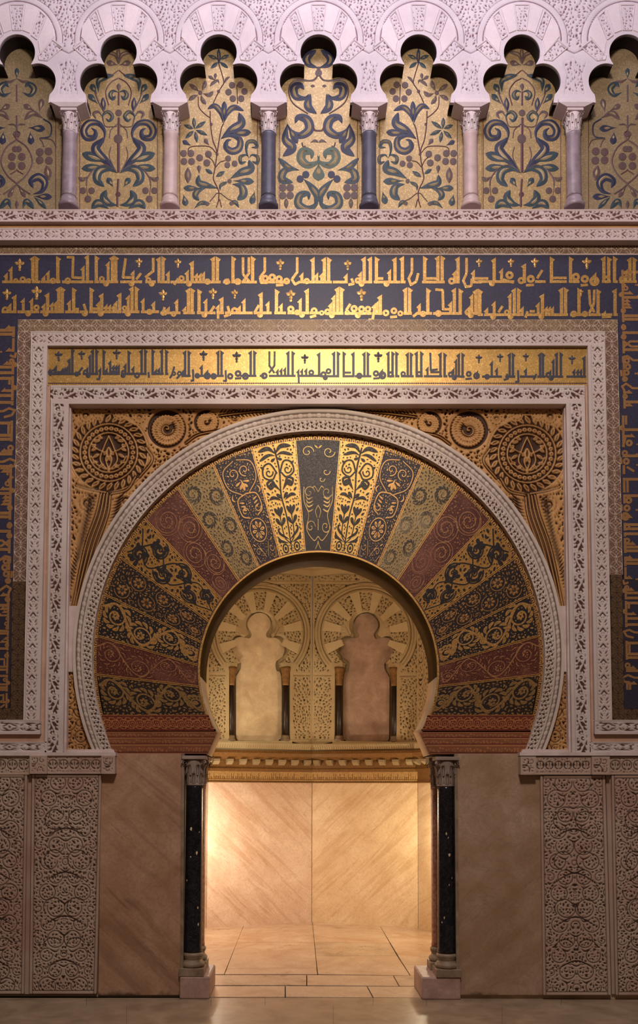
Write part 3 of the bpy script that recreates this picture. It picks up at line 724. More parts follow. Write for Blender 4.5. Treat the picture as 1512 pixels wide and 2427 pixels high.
def tile_ring(P=44):
    h = 45; c = Cv(P, h, 1.0)
    c.H[7:9] = .15; c.H[9:18] = .45; c.H[18:19] = .15; c.H[23:24] = .3
    for rep in (-P, 0, P):
        for k in range(2):
            x = rep + k * P / 2 + 3; c.path([(x, 13), (x + 12, 13)], 6.6, 'l', 1.0); c.disc(x + 15, 13, 1.9, 1.0); c.disc(x + 18.5, 13, 1.9, 1.0)
    for rep in (-P, 0, P):
        for k in range(4):
            x = rep + k * P / 4; s = 1 if k % 2 else -1; m = 33
            c.path([(x - 2, m - s * 8), (x + 2.5, m - s * 5), (x + 5, m - s * 7.5)], 3.4, 'l', 0); c.path([(x, m + s * 5), (x + 3, m + s * 1), (x + 1, m - s * 2)], 3.2, 'l', 0)
            c.path([(x + 4.5, m + s * 2), (x + 6.5, m + s * 6)], 3.0, 'l', 0); c.disc(x + 7.5, m - s * 1.5, 1.5, 0); c.disc(x + 2.5, m + s * 8, 1.5, 0)
    return c.blur()
T_S = tile_scroll(); T_L = tile_leaf(); T_D = tile_diamond(); T_T = tile_lattice(); T_R = tile_ring()
def strip(name, x0, y0, x1, y1, tl, plane, mat, parent, vertical=False, lean=0.0, amp=.008, thick=.05, edge=(0, 0), step=2.0, off=0.0, kind=None):
    """carved strip; lean shifts the foot sideways; edge = plain margins (px) at low / high v"""
    X, Y = rect_grid(x0, y0, x1, y1, step)
    if vertical:
        u = Y - y0 + off; w = x1 - x0; v = X - x0
    else:
        u = X - x0 + off; w = y1 - y0; v = Y - y0
    e0, e1 = edge; vv = (v - e0) / (w - e0 - e1) * (tl.h - 1)
    H = tl.tile(u, vv); H = np.where((v < e0 - .3) | (v > w - e1 + .3), 1.0, H); H = np.where(np.abs(v - e0) < .9, .55 if e0 else H, H)
    if lean:
        X = X + (Y - y0) / (y1 - y0) * lean
    return patch(name, X, Y, H, plane, M[mat], parent, amp, thick)
# ------------------------------------------------------------------ cornices above the inscriptions
WA = WY(-.10)
t = empty('carved_cornice', tuple(WA(755, 527)), 'upper white stucco cornice of leaf scrolls right under the small columns', 'cornice')
strip('carved_band', -120, 496, 1632, 525, T_S, WA, 'cornice', t, thick=.30, edge=(3, 3), step=1.8)
t = empty('carved_cornice', tuple(WY(-.07)(755, 570)), 'lower white stucco cornice of slanting leaves above the mosaic lattice band', 'cornice')
strip('carved_band', -120, 540, 1632, 569, T_D, WY(-.075), 'cornice', t, thick=.22, edge=(3, 4), step=1.8)
tag(flat('fillet', rectp(-120, 525, 1632, 541), WY(-.055), M['goldfillet'], None, 0, .18), 'plain gilded fillet running between the two white cornices', 'moulding')
tag(flat('shadow_strip', rectp(-120, 567, 1632, 575), WY(-.03), M['stem'], None, 0, .13), 'thin dark strip painted for the shadow directly below the lower white cornice', 'moulding')  # maroon strip drawn in place of the cornice's shadow
t = strip('lattice_band', -120, 574, 1632, 602, T_T, WY(0), 'lattice_gold', None, amp=.001, thick=.10, step=1.15)
tag(t, 'mosaic band of small interlaced circles above the blue inscription', 'mosaic band')
flat('border_line', rectp(-120, 601, 1632, 604), WY(-.001), M['whitefillet'], t, 0, .02)

# ------------------------------------------------------------------ inscription bands
def glyphs(parent, text, ox, oy, k, base, mat, name='letter', xf=None, plane=None, th=None):
    """Kufic writing as inlaid strokes: one object per group of joined letters"""
    plane = plane or WY(0); wd = (31 if th is None else th)
    f = xf or (lambda x, y: (ox + x / k, oy + y / k)); sc = 1 / k
    for grp in text.split('|'):
        b = MB(); 
        def rib(pts, w): b.ribbon([f(*p) for p in pts], w * sc, 's', plane, .0016, roof=False, step=4)
        kind = name
        for tok in grp.split(';'):
            tk = tok.split(); c = tk[0]
            if c == 'I':
                x, y = float(tk[1]), float(tk[2]); sd = tk[3] if len(tk) > 3 else 'R'; rib([(x, base), (x, y + 12)], wd)
                s = 1 if sd == 'R' else -1
                P = [f(x - s * wd * .5, y - 8), f(x + s * wd * 1.05, y + 22), f(x + s * wd * .5, y + 42), f(x - s * wd * .5, y + 46)]
                b.prism(P, plane, -.0022, .0006)
            elif c == 'i':
                x, y = float(tk[1]), float(tk[2]); rib([(x, base), (x, y + 22)], wd * .88)
                P = [f(x + wd * .44, y - 10), f(x + wd * .44, y + 40), f(x - wd * .44, y + 44), f(x - wd * .95, y + 34)]
                b.prism(P, plane, -.0022, .0006)
            elif c == 'b': rib([(float(tk[1]), base - wd * .42), (float(tk[2]), base - wd * .42)], wd * .85)
            elif c == 'o':
                x, y, r = map(float, tk[1:4]); q = f(x, y); b.disc(q[0], q[1], r * 1.15 * sc, plane, .0018, 14, ring=r * .78 * sc)
            elif c == 'd': q = f(float(tk[1]), base + 4); b.disc(q[0], q[1], 28 * sc, plane, .0018)
            elif c == 'F':
                kind = 'floral_mark'; x, y, r = map(float, tk[1:4])
                for a, q in ((-90, 1.05), (-160, 1.0), (-20, 1.0), (90, .95)):
                    a = math.radians(a); b.ribbon([f(x, y), f(x + q * r * math.cos(a), y + q * r * math.sin(a))], r * .62 * sc, 'l', plane, .0016, step=2)
                q = f(x, y + r * 1.05); b.disc(q[0], q[1], r * .26 * sc, plane, .0018, 8)
            elif c == 'p':
                pts = [tuple(map(float, p.split(','))) for p in tk[1:]]
                for p0, p1 in zip(pts[:-1], pts[1:]): rib([p0, p1], wd * .8)
                for p0 in pts[1:-1]: q = f(*p0); b.disc(q[0], q[1], wd * .4 * sc, plane, .0016, 8)
        if b.v: fixn(b.build(kind, mat, parent))
A1 = "b 20 300;i 105 135;i 60 190;o 150 262 22;o 215 250 26;o 270 262 22|I 310 35 L;I 345 35 R;b 300 380|i 455 170;i 415 215;o 500 262 26;b 385 525|I 545 35 R;b 530 570|o 640 262 28;b 585 880;p 630,40 690,40 685,230 780,235;i 785 125;I 825 20 L|I 908 28 R;b 890 935|o 960 245 24;d 1000;i 1020 85;I 1060 30 L;I 1092 30 R;b 940 1115|p 1185,50 1160,230 1240,230;b 1135 1340;i 1255 170;p 1330,190 1285,250;d 1240|p 1445,45 1445,170 1370,230;o 1400 255 24;d 1430;b 1370 1470|I 1500 40 L|F 185 105 50|F 1310 85 38"
A2 = "b 15 150;o 50 535 28;i 95 480;I 140 400 L|b 165 370;i 220 430;i 300 430;o 345 515 26;d 265|i 415 480;I 450 380 L;d 430;b 380 600;i 490 470;i 525 460;I 555 325 L;I 588 325 R|i 655 450;I 695 330 R;b 615 745;p 690,530 745,530|p 790,480 815,560 770,560;d 800;b 750 830|I 860 330 R;b 840 950;p 860,525 930,525|i 930 460;I 960 385 L;i 1000 490;i 1035 490;i 1070 490;i 1095 455;I 1130 380 L;b 920 1145;d 950|o 1175 520 22;i 1210 400;I 1245 320 L;I 1285 320 R;b 1150 1315;d 1205|i 1350 430;o 1410 555 26;i 1450 460;b 1330 1500|F 65 385 45|F 345 370 55"
B1 = "I 25 35 R;b 0 90;i 75 175|b 95 410;p 130,300 170,240;o 200 240 26;i 255 165;I 300 80 L;i 340 195;i 375 195;i 408 180;d 270|o 445 270 26;I 500 38 L;I 538 38 R;b 425 570|b 590 660;o 625 270 26;p 610,270 650,250|I 685 35 R;b 670 760;o 730 270 28|p 780,40 780,200 840,270;p 835,40 835,190 780,270;I 870 35 R;b 765 910|p 985,40 985,170 940,230 950,280 1010,280;o 990 240 30;b 960 1080;o 1055 230 32|o 1120 245 30;o 1190 265 28;b 1085 1220;p 1090,305 1160,300|p 1290,40 1290,180 1240,250 1270,295 1320,270;i 1335 190;b 1320 1420;o 1380 265 26|I 1440 45 L;b 1420 1512;i 1475 190|F 165 90 38|F 1130 100 45"
B2 = "p 40,510 20,590;o 40 560 26;b 0 190;i 75 510;i 155 440;o 125 575 24|i 230 510;I 265 335 L;I 300 335 R;b 215 325|I 365 345 R;b 345 520;i 430 435;p 510,500 470,560;d 415|i 545 490;I 580 420 L;p 545,560 545,620;b 530 600|p 635,500 655,580 600,600;o 700 545 30;i 745 500;i 790 435;b 610 870|p 930,490 890,560;I 950 375 L;i 1015 460;b 880 1050;d 940|I 1095 345 R;i 1140 480;b 1075 1185|o 1230 530 30;o 1290 560 24;i 1320 430;I 1385 340 L;b 1200 1400;d 1335|o 1450 545 28;b 1405 1512;p 1410,605 1470,590|F 25 390 45|F 495 375 45|F 700 380 38|F 1230 395 50"
C1 = "I 35 45 L;I 75 45 R;b 0 105;i 10 190|b 115 255;i 240 200|p 290,240 310,290 260,300|o 350 260 26;i 375 180;I 410 40 L;I 468 40 L;b 330 485;d 385|I 525 40 R;b 500 750;p 525,240 590,240;i 650 160;I 700 45 L;d 620|I 770 35 L;b 755 800|p 860,45 860,180 830,240 850,300 900,270 920,190|I 980 35 R;b 955 1170;p 985,240 1090,240;I 1105 30 L;I 1145 30 R|o 1235 265 30;i 1265 170;I 1295 40 L|p 1375,45 1375,190 1345,260 1370,320 1420,310 1425,240;i 1440 165;b 1430 1512;p 1440,240 1512,240|F 255 105 42|F 1495 85 35"
C2 = "o 10 565 22;o 65 555 28;i 95 470;i 125 400;I 160 325 L;I 195 325 R;b 40 215;d 105|p 280,480 240,540;o 250 560 22;o 315 525 30;o 385 530 30;o 445 530 28;b 225 480;d 350|i 505 480;i 530 460;I 562 400 L;b 485 580;p 500,560 490,630 450,630|o 615 565 28;o 690 545 28;o 750 570 24;p 655,605 720,600|I 800 330 L;I 838 330 R;b 780 860|i 930 480;o 965 575 26;b 900 1000;p 870,600 920,560|I 1010 335 R;b 990 1050|o 1110 570 28;b 1060 1320;p 1080,345 1150,350 1155,530 1220,530;i 1225 460;I 1260 335 L;I 1315 340 R|o 1385 560 26;i 1400 500;i 1425 390;I 1462 345 L;I 1500 345 R;b 1365 1512;d 1415|F 385 385 50"
D1 = "b 0 345;p 0,240 100,240;I 155 50 L;d 135;i 225 150;o 300 210 34;p 240,250 340,280|o 410 260 30;I 440 105 L|o 500 245 34;p 610,160 560,240;b 540 640;p 455,305 530,300|I 695 40 R;b 680 840;p 700,235 840,235|I 875 38 R;b 860 960;o 925 225 34|o 1010 245 34;o 1100 265 42;i 1105 190;p 970,305 1040,300|I 1190 35 L;I 1235 40 R;o 1215 250 32;b 1170 1255|I 1290 35 R;b 1275 1320|o 1365 250 30;i 1400 160;I 1435 45 L;I 1475 45 R;b 1335 1500|F 315 85 36|F 540 85 40|F 1030 90 48"
D2 = "I 15 345 R;b 0 50|i 85 520;i 155 460;p 235,500 195,560;b 60 280;d 145|o 275 560 24;i 305 385;I 345 335 L;I 385 335 R;b 250 430;i 420 510;d 310|p 470,550 450,610;b 460 620;p 490,550 540,550;i 570 470;I 610 390 L;i 645 510;i 675 510;i 705 510;d 600|I 790 330 L;I 828 330 R;b 720 850|o 905 575 28;b 870 940|I 955 335 R;o 1010 575 26;b 940 1040|p 1050,345 1060,480 1100,560;p 1100,345 1095,480 1050,570;I 1135 345 R;b 1045 1160|i 1195 550;b 1165 1270;p 1170,605 1260,600|I 1295 340 L;b 1280 1320|F 975 370 30"
E1 = "i 80 300;p 90,370 85,300;i 150 260;o 120 325 22;o 180 340 20;b 75 330;i 220 290;i 245 280;i 270 270;I 297 185 L|I 328 75 R;b 315 420;p 440,280 395,335;o 375 350 24|o 470 330 24;i 490 280;i 520 140;I 550 85 L;I 590 85 R;b 440 610;d 500|i 630 285;p 630,340 620,405 590,405|I 668 90 R;b 655 845;i 700 290;i 740 205;i 775 255;i 805 255;i 832 250;p 740,325 845,325|o 885 335 26;i 905 240;I 940 100 R;i 990 270;b 860 1010;d 880|o 1030 365 28;I 1080 85 L;I 1120 85 R;b 1010 1135|p 1155,330 1160,390|I 1200 85 R;i 1235 300;i 1270 285;I 1300 85 L;b 1185 1320|I 1348 90 R;b 1335 1370|p 1435,270 1410,360 1385,395;o 1430 345 22|o 1490 345 24;p 1490,370 1460,400|F 180 150 48|F 430 140 42|F 810 130 48"
F1_ = "i 15 310;I 40 100 L;I 80 100 R;b 0 100|p 125,300 130,420 100,425|o 172 370 26;i 220 255;o 280 370 34;i 280 310;b 150 330|o 350 375 30;I 400 100 L;I 435 100 R;b 340 460|p 480,310 485,425 450,425|o 530 375 30;o 615 345 32;p 580,400 650,395;o 695 375 34;b 640 760|I 752 100 L;I 792 100 R;b 735 815|o 900 370 32;b 850 900|p 955,105 955,260 1010,340;p 1012,105 1010,260 950,340;b 950 1240;i 1045 300;i 1085 290;i 1125 280;I 1160 105 L;I 1208 105 R|i 1270 300;p 1272,350 1275,450;i 1310 295;i 1355 290;b 1260 1420;o 1410 335 28|I 1495 120 L;b 1420 1512|F 240 145 48|F 600 160 52|F 1340 180 45"
G1 = "o 30 355 30;o 85 320 28;b 0 200;I 145 110 L;I 188 110 R;d 50|I 250 110 R;b 240 360;p 250,335 330,335;I 355 115 L|o 420 370 30;I 475 115 L;I 512 115 R;b 370 550|o 600 345 30;p 570,400 640,395;o 670 365 38;i 665 300|I 735 110 L;I 780 110 R;o 760 355 30;b 730 800|I 822 110 R;b 808 855|o 895 350 26;I 945 120 L;I 980 120 R;b 870 1010|I 1042 110 L;I 1092 110 R;o 1068 350 28;b 1035 1110|i 1160 275;p 1190,120 1195,310 1270,300;p 1190,330 1290,330;I 1300 120 L;b 1120 1320|I 1345 125 R;b 1335 1375|o 1410 355 26;i 1440 290;i 1470 190;I 1500 130 L;b 1390 1512;d 1450|F 625 160 50"
H1 = "I 28 125 R;b 0 50|o 95 350 28;p 60,405 130,400;o 180 370 32;i 185 320|o 295 380 26;i 345 215;i 400 285;b 240 455|p 510,350 520,400 475,415;I 540 125 L;I 575 125 R;b 490 600|p 630,310 635,430 600,440|i 715 290;b 650 830;p 830,350 800,410|I 870 125 L;I 900 125 R;b 840 930|o 960 360 28;i 980 310;i 1015 190;I 1050 120 L;I 1095 120 R;b 940 1120;d 990|b 1155 1370;i 1240 300;i 1280 300;i 1315 300;I 1350 160 L|F 205 180 40|F 435 170 38|F 715 165 38|F 1215 190 42"
k3 = 1512 / 380; k4 = 1512 / 330
bb = empty('blue_inscription_band', tuple(W0(755, 760)), 'dark blue mosaic band with two rows of gold angular lettering, turning down both sides', 'inscription')
bm_ = MB(); bm_.prism([(-120, 603), (1632, 603), (1632, 1372), (1478, 1372), (1464, 757), (42, 757), (30, 1378), (-120, 1378)], W0, 0, .10)
for q in ([(-120, 1378), (30, 1378), (22, 1720), (-120, 1720)], [(1476, 1372), (1632, 1372), (1632, 1720), (1480, 1720)]): flat('blue_side_ground', q, W0, M['blue_side'], bb, 0, .10)
fixn(bm_.build('blue_ground', M['blue_ground'], bb))
for tx, ox, base in ((A1, 0, 285), (B1, 380, 287), (C1, 760, 287), (D1, 1132, 283), (A2, 0, 568), (B2, 380, 578), (C2, 760, 583), (D2, 1132, 595)):
    glyphs(bb, tx, ox, 600, k3, base, M['gold_letter'])
# the letters go on down both sides, turned outwards
def side_text(tx, y0, x_base, s, kk, flipv=False):
    def xf(x, y):   # baseline towards the frame, stems outward
        yy_ = y0 + x / kk; lean = (yy_ - 757) / 950 * (-19 if s < 0 else 15)
        return (x_base + lean + s * (285 - y) / kk, yy_)
    glyphs(bb, tx, 0, 0, kk, 285, M['gold_letter_side'], xf=xf)
side_text(C1, 775, 36, -1, 4.3); side_text(B1, 1100, 36, -1, 4.3); side_text(A1.replace('|F 185 105 50|F 1310 85 38', ''), 1440, 36, -1, 5.6)
side_text(B1, 640, 1474, 1, 4.6); side_text(D1, 985, 1470, 1, 4.6); side_text(C1, 1320, 1470, 1, 4.8)
# ------------------------------------------------------------------ lattice frame
lf = empty('mosaic_lattice', tuple(WY(-.002)(755, 786)), 'grey brown mosaic frame of interlaced circles inside the blue band', 'mosaic band')
WL = WY(-.004)
strip('lattice_top', 42, 757, 1464, 786, T_T, WL, 'lattice_gold', lf, amp=.001, thick=.09, step=1.15)
strip('lattice_side', 42, 786, 73, 1378, T_T, WL, 'lattice', lf, True, -11, amp=.001, thick=.09, step=1.2, off=5)
strip('lattice_side', 1434, 786, 1464, 1362, T_T, WL, 'lattice', lf, True, 12, amp=.001, thick=.09, step=1.2, off=5)
T_T2 = tile_lattice(28, 36)
strip('lattice_side', 29, 1378, 61, 1706, T_T2, WL, 'lattice_dark', lf, True, -5, amp=.001, thick=.09, step=1.2)
strip('lattice_side', 1446, 1362, 1475, 1706, T_T2, WL, 'lattice_dark', lf, True, 5, amp=.001, thick=.09, step=1.2)
strip('lattice_foot', -120, 1678, 24, 1706, T_T2, WY(-.005), 'lattice_dark', lf, amp=.001, thick=.09, step=1.2)
strip('lattice_foot', 1480, 1680, 1632, 1706, T_T2, WY(-.005), 'lattice_dark', lf, amp=.001, thick=.09, step=1.2)
# ------------------------------------------------------------------ outer stucco frame
WO = WY(-.035)
of = empty('stucco_frame', tuple(WO(755, 820)), 'outer white stucco frame carved with diamonds and slanting leaves around the gold inscription', 'frame')
strip('frame_top', 73, 785, 1434, 819, T_D, WO, 'frame', of, thick=.12, edge=(4, 5), step=1.8)
strip('frame_side', 73, 819, 112, 1706, T_D, WO, 'frame', of, True, -18, thick=.12, edge=(4, 8), step=1.7)
strip('frame_side', 1393, 819, 1434, 1706, T_D, WO, 'frame', of, True, 17, thick=.12, edge=(9, 4), step=1.7)
strip('frame_foot', -120, 1706, 95, 1740, T_L, WO, 'frame', of, thick=.12, edge=(4, 5), step=1.8)
strip('frame_foot', 1410, 1706, 1632, 1740, T_L, WO, 'frame', of, thick=.12, edge=(4, 5), step=1.8)
# ------------------------------------------------------------------ pink hollow moulding between the frames
t = empty('pink_moulding', tuple(WY(.01)(755, 1757)), 'plain pinkish moulding between the two carved frames', 'moulding')
for a, b_, c_, d_ in (((112, 914), (122, 914), (113, 1757), (95, 1757)), ((1384, 914), (1394, 914), (1412, 1757), (1396, 1757))):
    flat('side_moulding', [a, b_, c_, d_], WY(.005), M['pink'], t, 0, .08)
for a, b_ in ((-120, 113), (1398, 1632)): flat('foot_moulding', rectp(a, 1740, b_, 1758), WY(.003), M['pink'], t, 0, .08)
for p in ([(116, 914), (119, 914), (108, 1757), (105, 1757)], [(1387, 914), (1390, 914), (1405, 1757), (1402, 1757)]): flat('bead', p, WY(-.008), M['pink'], t, 0, .03)
# ------------------------------------------------------------------ gold inscription
WG = WY(.0)
gb = empty('gold_inscription_band', tuple(WG(755, 912)), 'shining gold mosaic band with one row of dark angular lettering', 'inscription')
flat('gold_ground', rectp(110, 818, 1394, 914), WG, M['gold_band'], gb, 0, .09)
for tx, ox, base in ((E1, 100, 360), (F1_, 430, 382), (G1, 760, 386), (H1, 1090, 390)):
    glyphs(gb, tx, ox, 810, k4, base, M['dark_letter'], plane=WG, th=27)
b = MB()
for yy_ in (820.5, 908.5):
    for x in np.arange(114, 1392, 4.4):
        b.prism([(x, yy_), (x + 2.2, yy_ - 2.2), (x + 4.4, yy_), (x + 2.2, yy_ + 2.2)], WG, -.0016, .0005)
o = b.build('zigzag_border', M['stem'], gb); o['kind'] = 'stuff'; fixn(o)
# ------------------------------------------------------------------ inner stucco frame (alfiz)
WI = WY(-.02)
af = empty('stucco_frame', tuple(WI(755, 955)), 'inner white stucco frame of curling leaf scrolls around the horseshoe arch', 'frame')
strip('frame_top', 120, 913, 1386, 957, T_S, WI, 'frame', af, thick=.15, edge=(5, 10), step=1.8)
strip('frame_side', 120, 957, 163, 1783, T_S, WI, 'frame', af, True, -14, thick=.15, edge=(5, 10), step=1.8)
strip('frame_side', 1342, 957, 1386, 1783, T_S, WI, 'frame', af, True, 14, thick=.15, edge=(10, 5), step=1.8)
strip('frame_foot', -120, 1758, 112, 1783, T_L, WI, 'frame', af, thick=.15, edge=(3, 3), step=1.8)
strip('frame_foot', 1398, 1758, 1632, 1783, T_L, WI, 'frame', af, thick=.15, edge=(3, 3), step=1.8)
flat('inner_fillet', [(163, 963), (168, 963), (157, 1783), (149, 1783)], WY(.02), M['whitefillet'], af, 0, .1)
flat('inner_fillet', [(1337, 966), (1342, 966), (1356, 1783), (1348, 1783)], WY(.02), M['whitefillet'], af, 0, .1)
# ------------------------------------------------------------------ gilded spandrels
def spandrel_cv():
    w, h = 600, 640; c = Cv(w, h, 1.0); rng = np.random.default_rng(4)   # origin (160, 962)
    o = lambda x, y: (x - 160, y - 962)
    masks = np.ones((h, w), bool)
    def keep(cx, cy, r): yy_, xx_ = np.ogrid[:h, :w]; masks[(xx_ - cx) ** 2 + (yy_ - cy) ** 2 < r * r] = False
    def ridge(cx, cy, r, wd=3.2): c.circ(cx, cy, r, wd + 4.4, 0); c.circ(cx, cy, r, wd, 1)
    def vein(p, wd): c.path(p, wd + 4.4, 's', 0); c.path(p, wd, 's', 1)
    x, y = o(257, 1072)
    c.disc(x, y, 96, 0); keep(x, y, 97)
    for r, wd in ((47, 3.4), (68, 3.6), (93, 4)): c.circ(x, y, r, wd)
    c.path([(x - 62, y - 66), (x - 22, y - 90), (x, y - 106), (x + 22, y - 90), (x + 62, y - 66)], 4, 's')
    for k in range(30):
        a = k * math.pi / 15; c.disc(x + 57.5 * math.cos(a), y + 57.5 * math.sin(a), 5.4); c.disc(x + 57.5 * math.cos(a), y + 57.5 * math.sin(a), 1.8, .1)
    for k in range(30):
        a = k * 2 * math.pi / 30; b_ = a + .16
        c.path([(x + 72 * math.cos(a), y + 72 * math.sin(a)), (x + 90 * math.cos(b_), y + 90 * math.sin(b_))], 10, 'l'); c.path([(x + 74 * math.cos(a), y + 74 * math.sin(a)), (x + 88 * math.cos(b_), y + 88 * math.sin(b_))], 2.2, 'l', .05)
    for s_ in (-1, 1):   # interlaced knot of stems and half palmettes
        c.path([(x, y + 44), (x + s_ * 20, y + 18), (x + s_ * 12, y - 12), (x, y - 40)], 3, 's'); c.path([(x, y + 40), (x - s_ * 6, y + 10), (x + s_ * 26, y - 8), (x + s_ * 40, y - 20)], 3, 's')
        c.path([(x + s_ * 8, y + 40), (x + s_ * 30, y + 26), (x + s_ * 42, y + 8)], 3, 's')
        for ax, ay, bx_, by_ in ((20, -30, 36, -26), (14, -34, 26, -38), (28, -12, 42, -4), (22, 2, 38, 12), (26, 22, 38, 22), (12, 26, 24, 36), (4, -4, 12, 6), (2, 8, 6, 22), (30, -20, 40, -14)):
            c.path([(x + s_ * ax, y + ay), (x + s_ * bx_, y + by_)], 7.5, 'l'); c.path([(x + s_ * ax, y + ay), (x + s_ * bx_, y + by_)], 1.6, 'l', .1)
    c.path([(x, y - 14), (x, y + 14)], 14, 'l'); c.path([(x, y - 10), (x, y + 10)], 4, 'l', .1)
    for (px, py, R) in ((395, 1016, 47), (489, 1000, 31), (556, 988, 20), (203, 985, 18), (330, 990, 16), (232, 980, 14), (282, 980, 14), (205, 1192, 20), (298, 1186, 20)):
        x2, y2 = o(px, py); c.disc(x2, y2, R + 2, 0); c.circ(x2, y2, R, 3); keep(x2, y2, R + 2)
        turns = 2.0 if R > 25 else 1.0; th_ = 0.0   # one spiral of leaves winding inwards
        while th_ < turns * 2 * math.pi:
            rr = (R - 3.5) * (1 - .52 * th_ / (2 * math.pi * turns) * (turns > 1)); L = R * .30 if R > 25 else R * .45; a = th_ + px
            c.path([(x2 + (rr - L) * math.cos(a - .35), y2 + (rr - L) * math.sin(a - .35)), (x2 + rr * math.cos(a), y2 + rr * math.sin(a))], 7, 'd')
            c.path([(x2 + (rr - L) * math.cos(a - .25), y2 + (rr - L) * math.sin(a - .25)), (x2 + (rr - 3) * math.cos(a), y2 + (rr - 3) * math.sin(a))], 1.3, 'l', .2)
            th_ += 7.6 / max(rr, 6)
        c.spiral(x2, y2, R * .30, 1.2, 2.6); c.disc(x2, y2, 2.5)
    for k in range(4): vein([o(240 + k * 7, 1166), o(227 + k * 9, 1220), o(200 + k * 9, 1300), o(171 + k * 5, 1440)], 3)
    for k in range(30):
        t_ = k / 30; yb = 1176 + 230 * t_; xb = 250 - 52 * t_ - 14 * t_ * t_
        for s_ in (-1, 1):
            q = 30 * (1 - .4 * t_); c.path([o(xb + s_ * 19, yb + 8), o(xb + s_ * (19 + q * .5), yb + 1), o(xb + s_ * (16 + q), yb - 10)], 3.0, 'l', 0); c.path([o(xb + s_ * 24, yb + 9), o(xb + s_ * (14 + q), yb + 2)], 1.8, 'l', .1)
    for p in ([(440, 1050), (470, 1030), (520, 1020)], [(345, 1060), (360, 1090), (330, 1130)], [(320, 1130), (300, 1160), (262, 1170)], [(180, 1150), (215, 1160), (250, 1166)], [(520, 985), (600, 975), (700, 968)]): vein([o(*q_) for q_ in p], 3)
    for k in range(26):
        xx_ = 520 + k * 8.5
        for s_ in (-1, 1): c.path([o(xx_, 981 - k * .45 + s_ * 2), o(xx_ + 9, 981 - k * .45 + s_ * (13 - k * .3))], 2.6, 'l', 0)
    cen = [(o(x_, y_) + (r_,)) for x_, y_, r_ in ((257, 1072, 90), (395, 1016, 46), (489, 1000, 30), (620, 975, 40), (200, 1180, 30), (330, 1150, 30), (310, 1200, 30))]
    masks[:, 350:] &= (np.arange(h) > 28)[:, None]
    c.slits(30000, 10, 4.2, swirl(cen), rng, 0.0, masks, 1.1)
    c.slits(20000, 5, 2.8, lambda a_, b_: rng.uniform(0, 3.14), rng, 0.0, masks, .9)
    return c.blur()
SPC = spandrel_cv()
WS = WY(.075)
def spandrel(mirror, label):
    xs = np.linspace(165, 752, 330); yb = 1551 - np.sqrt(np.maximum(583 ** 2 - (xs - 755) ** 2, 0)) + 6; yb = np.minimum(yb, 1450)
    yt = np.full_like(xs, 955.0); yb = np.maximum(yb, yt + 6)
    t_ = np.linspace(0, 1, 210)[:, None]; X = np.repeat(xs[None], 210, 0); Y = yt * (1 - t_) + yb * t_
    H = SPC.at(X - 160, Y - 962)
    if mirror: X = 1507 - X; Y = Y + 3
    root = empty('spandrel', tuple(WS(460 if not mirror else 1045, 1000)), label, 'spandrel', 'gilded stucco spandrels')
    patch('gilded_carving', X, Y, H, WS, M['spandrel'], root, .022, .03)
    # small corner under the arch ring
    ys = np.linspace(1585, 1783, 100); xr_ = 755 - np.sqrt(583 ** 2 - (ys - 1551) ** 2) + 3; xl_ = 163 - (ys - 957) / 826 * 14 - 2; xr_ = np.maximum(xr_, xl_ + 2)
    u = np.linspace(0, 1, 36)[None]; X = xl_[:, None] * (1 - u) + xr_[:, None] * u; Y = np.repeat(ys[:, None], 36, 1)
    c = arabesque(80, 210, 77, 16, False, 9, 4.0, True, .8); H = c.at(X - 150, Y - 1580)
    if mirror: X = 1507 - X
    patch('corner_carving', X, Y, H, WS, M['spandrel'], root, .015, .03)
    q = [(160, 1436), (186, 1436), (178, 1500), (175, 1551), (178, 1592), (154, 1592)]
    if mirror: q = [(1508 - x, y) for x, y in q]
    flat('plain_fillet', q, WY(.055), M['whitefillet'], root, 0, .06)
    q = [(150, 1776), (268, 1776), (272, 1784), (150, 1784)]
    if mirror: q = [(1507 - x, y) for x, y in q]
    flat('corner_sill', q, WY(.03), M['whitefillet'], root, 0, .06)
spandrel(False, 'gilded carved spandrel with round leafy medallion at the upper left of the arch')
spandrel(True, 'gilded carved spandrel with round leafy medallion at the upper right of the arch')
# ------------------------------------------------------------------ carved ring around the arch
def polar(cx1, cy1, r1, a0, a1, cx2, cy2, r2, b0, b1, nu, nv):
    """grid from the outer circle (1) to the inner circle (2)"""
    u = np.linspace(0, 1, nu)[None]; v = np.linspace(0, 1, nv)[:, None]
    A = np.radians(a0 + (a1 - a0) * u); B = np.radians(b0 + (b1 - b0) * u)
    return (cx1 + r1 * np.cos(A)) * (1 - v) + (cx2 + r2 * np.cos(B)) * v, (cy1 + r1 * np.sin(A)) * (1 - v) + (cy2 + r2 * np.sin(B)) * v
WR = WY(.035)
X, Y = polar(755, 1551, 583, 180 - 23.7, 360 + 23.7, 755, 1558, 537, 180 - 25.0, 360 + 25.0, 1440, 28)
u = np.repeat(np.linspace(0, 2260, 1440)[None], 28, 0); v = np.repeat(np.linspace(0, 44, 28)[:, None], 1440, 1)
t = patch('arch_ring', X, Y, T_R.tile(u, v), WR, M['ring'], None, .009, .085)
tag(t, 'white stucco ring with bead moulding and trefoil carving around the mosaic arch', 'moulding')
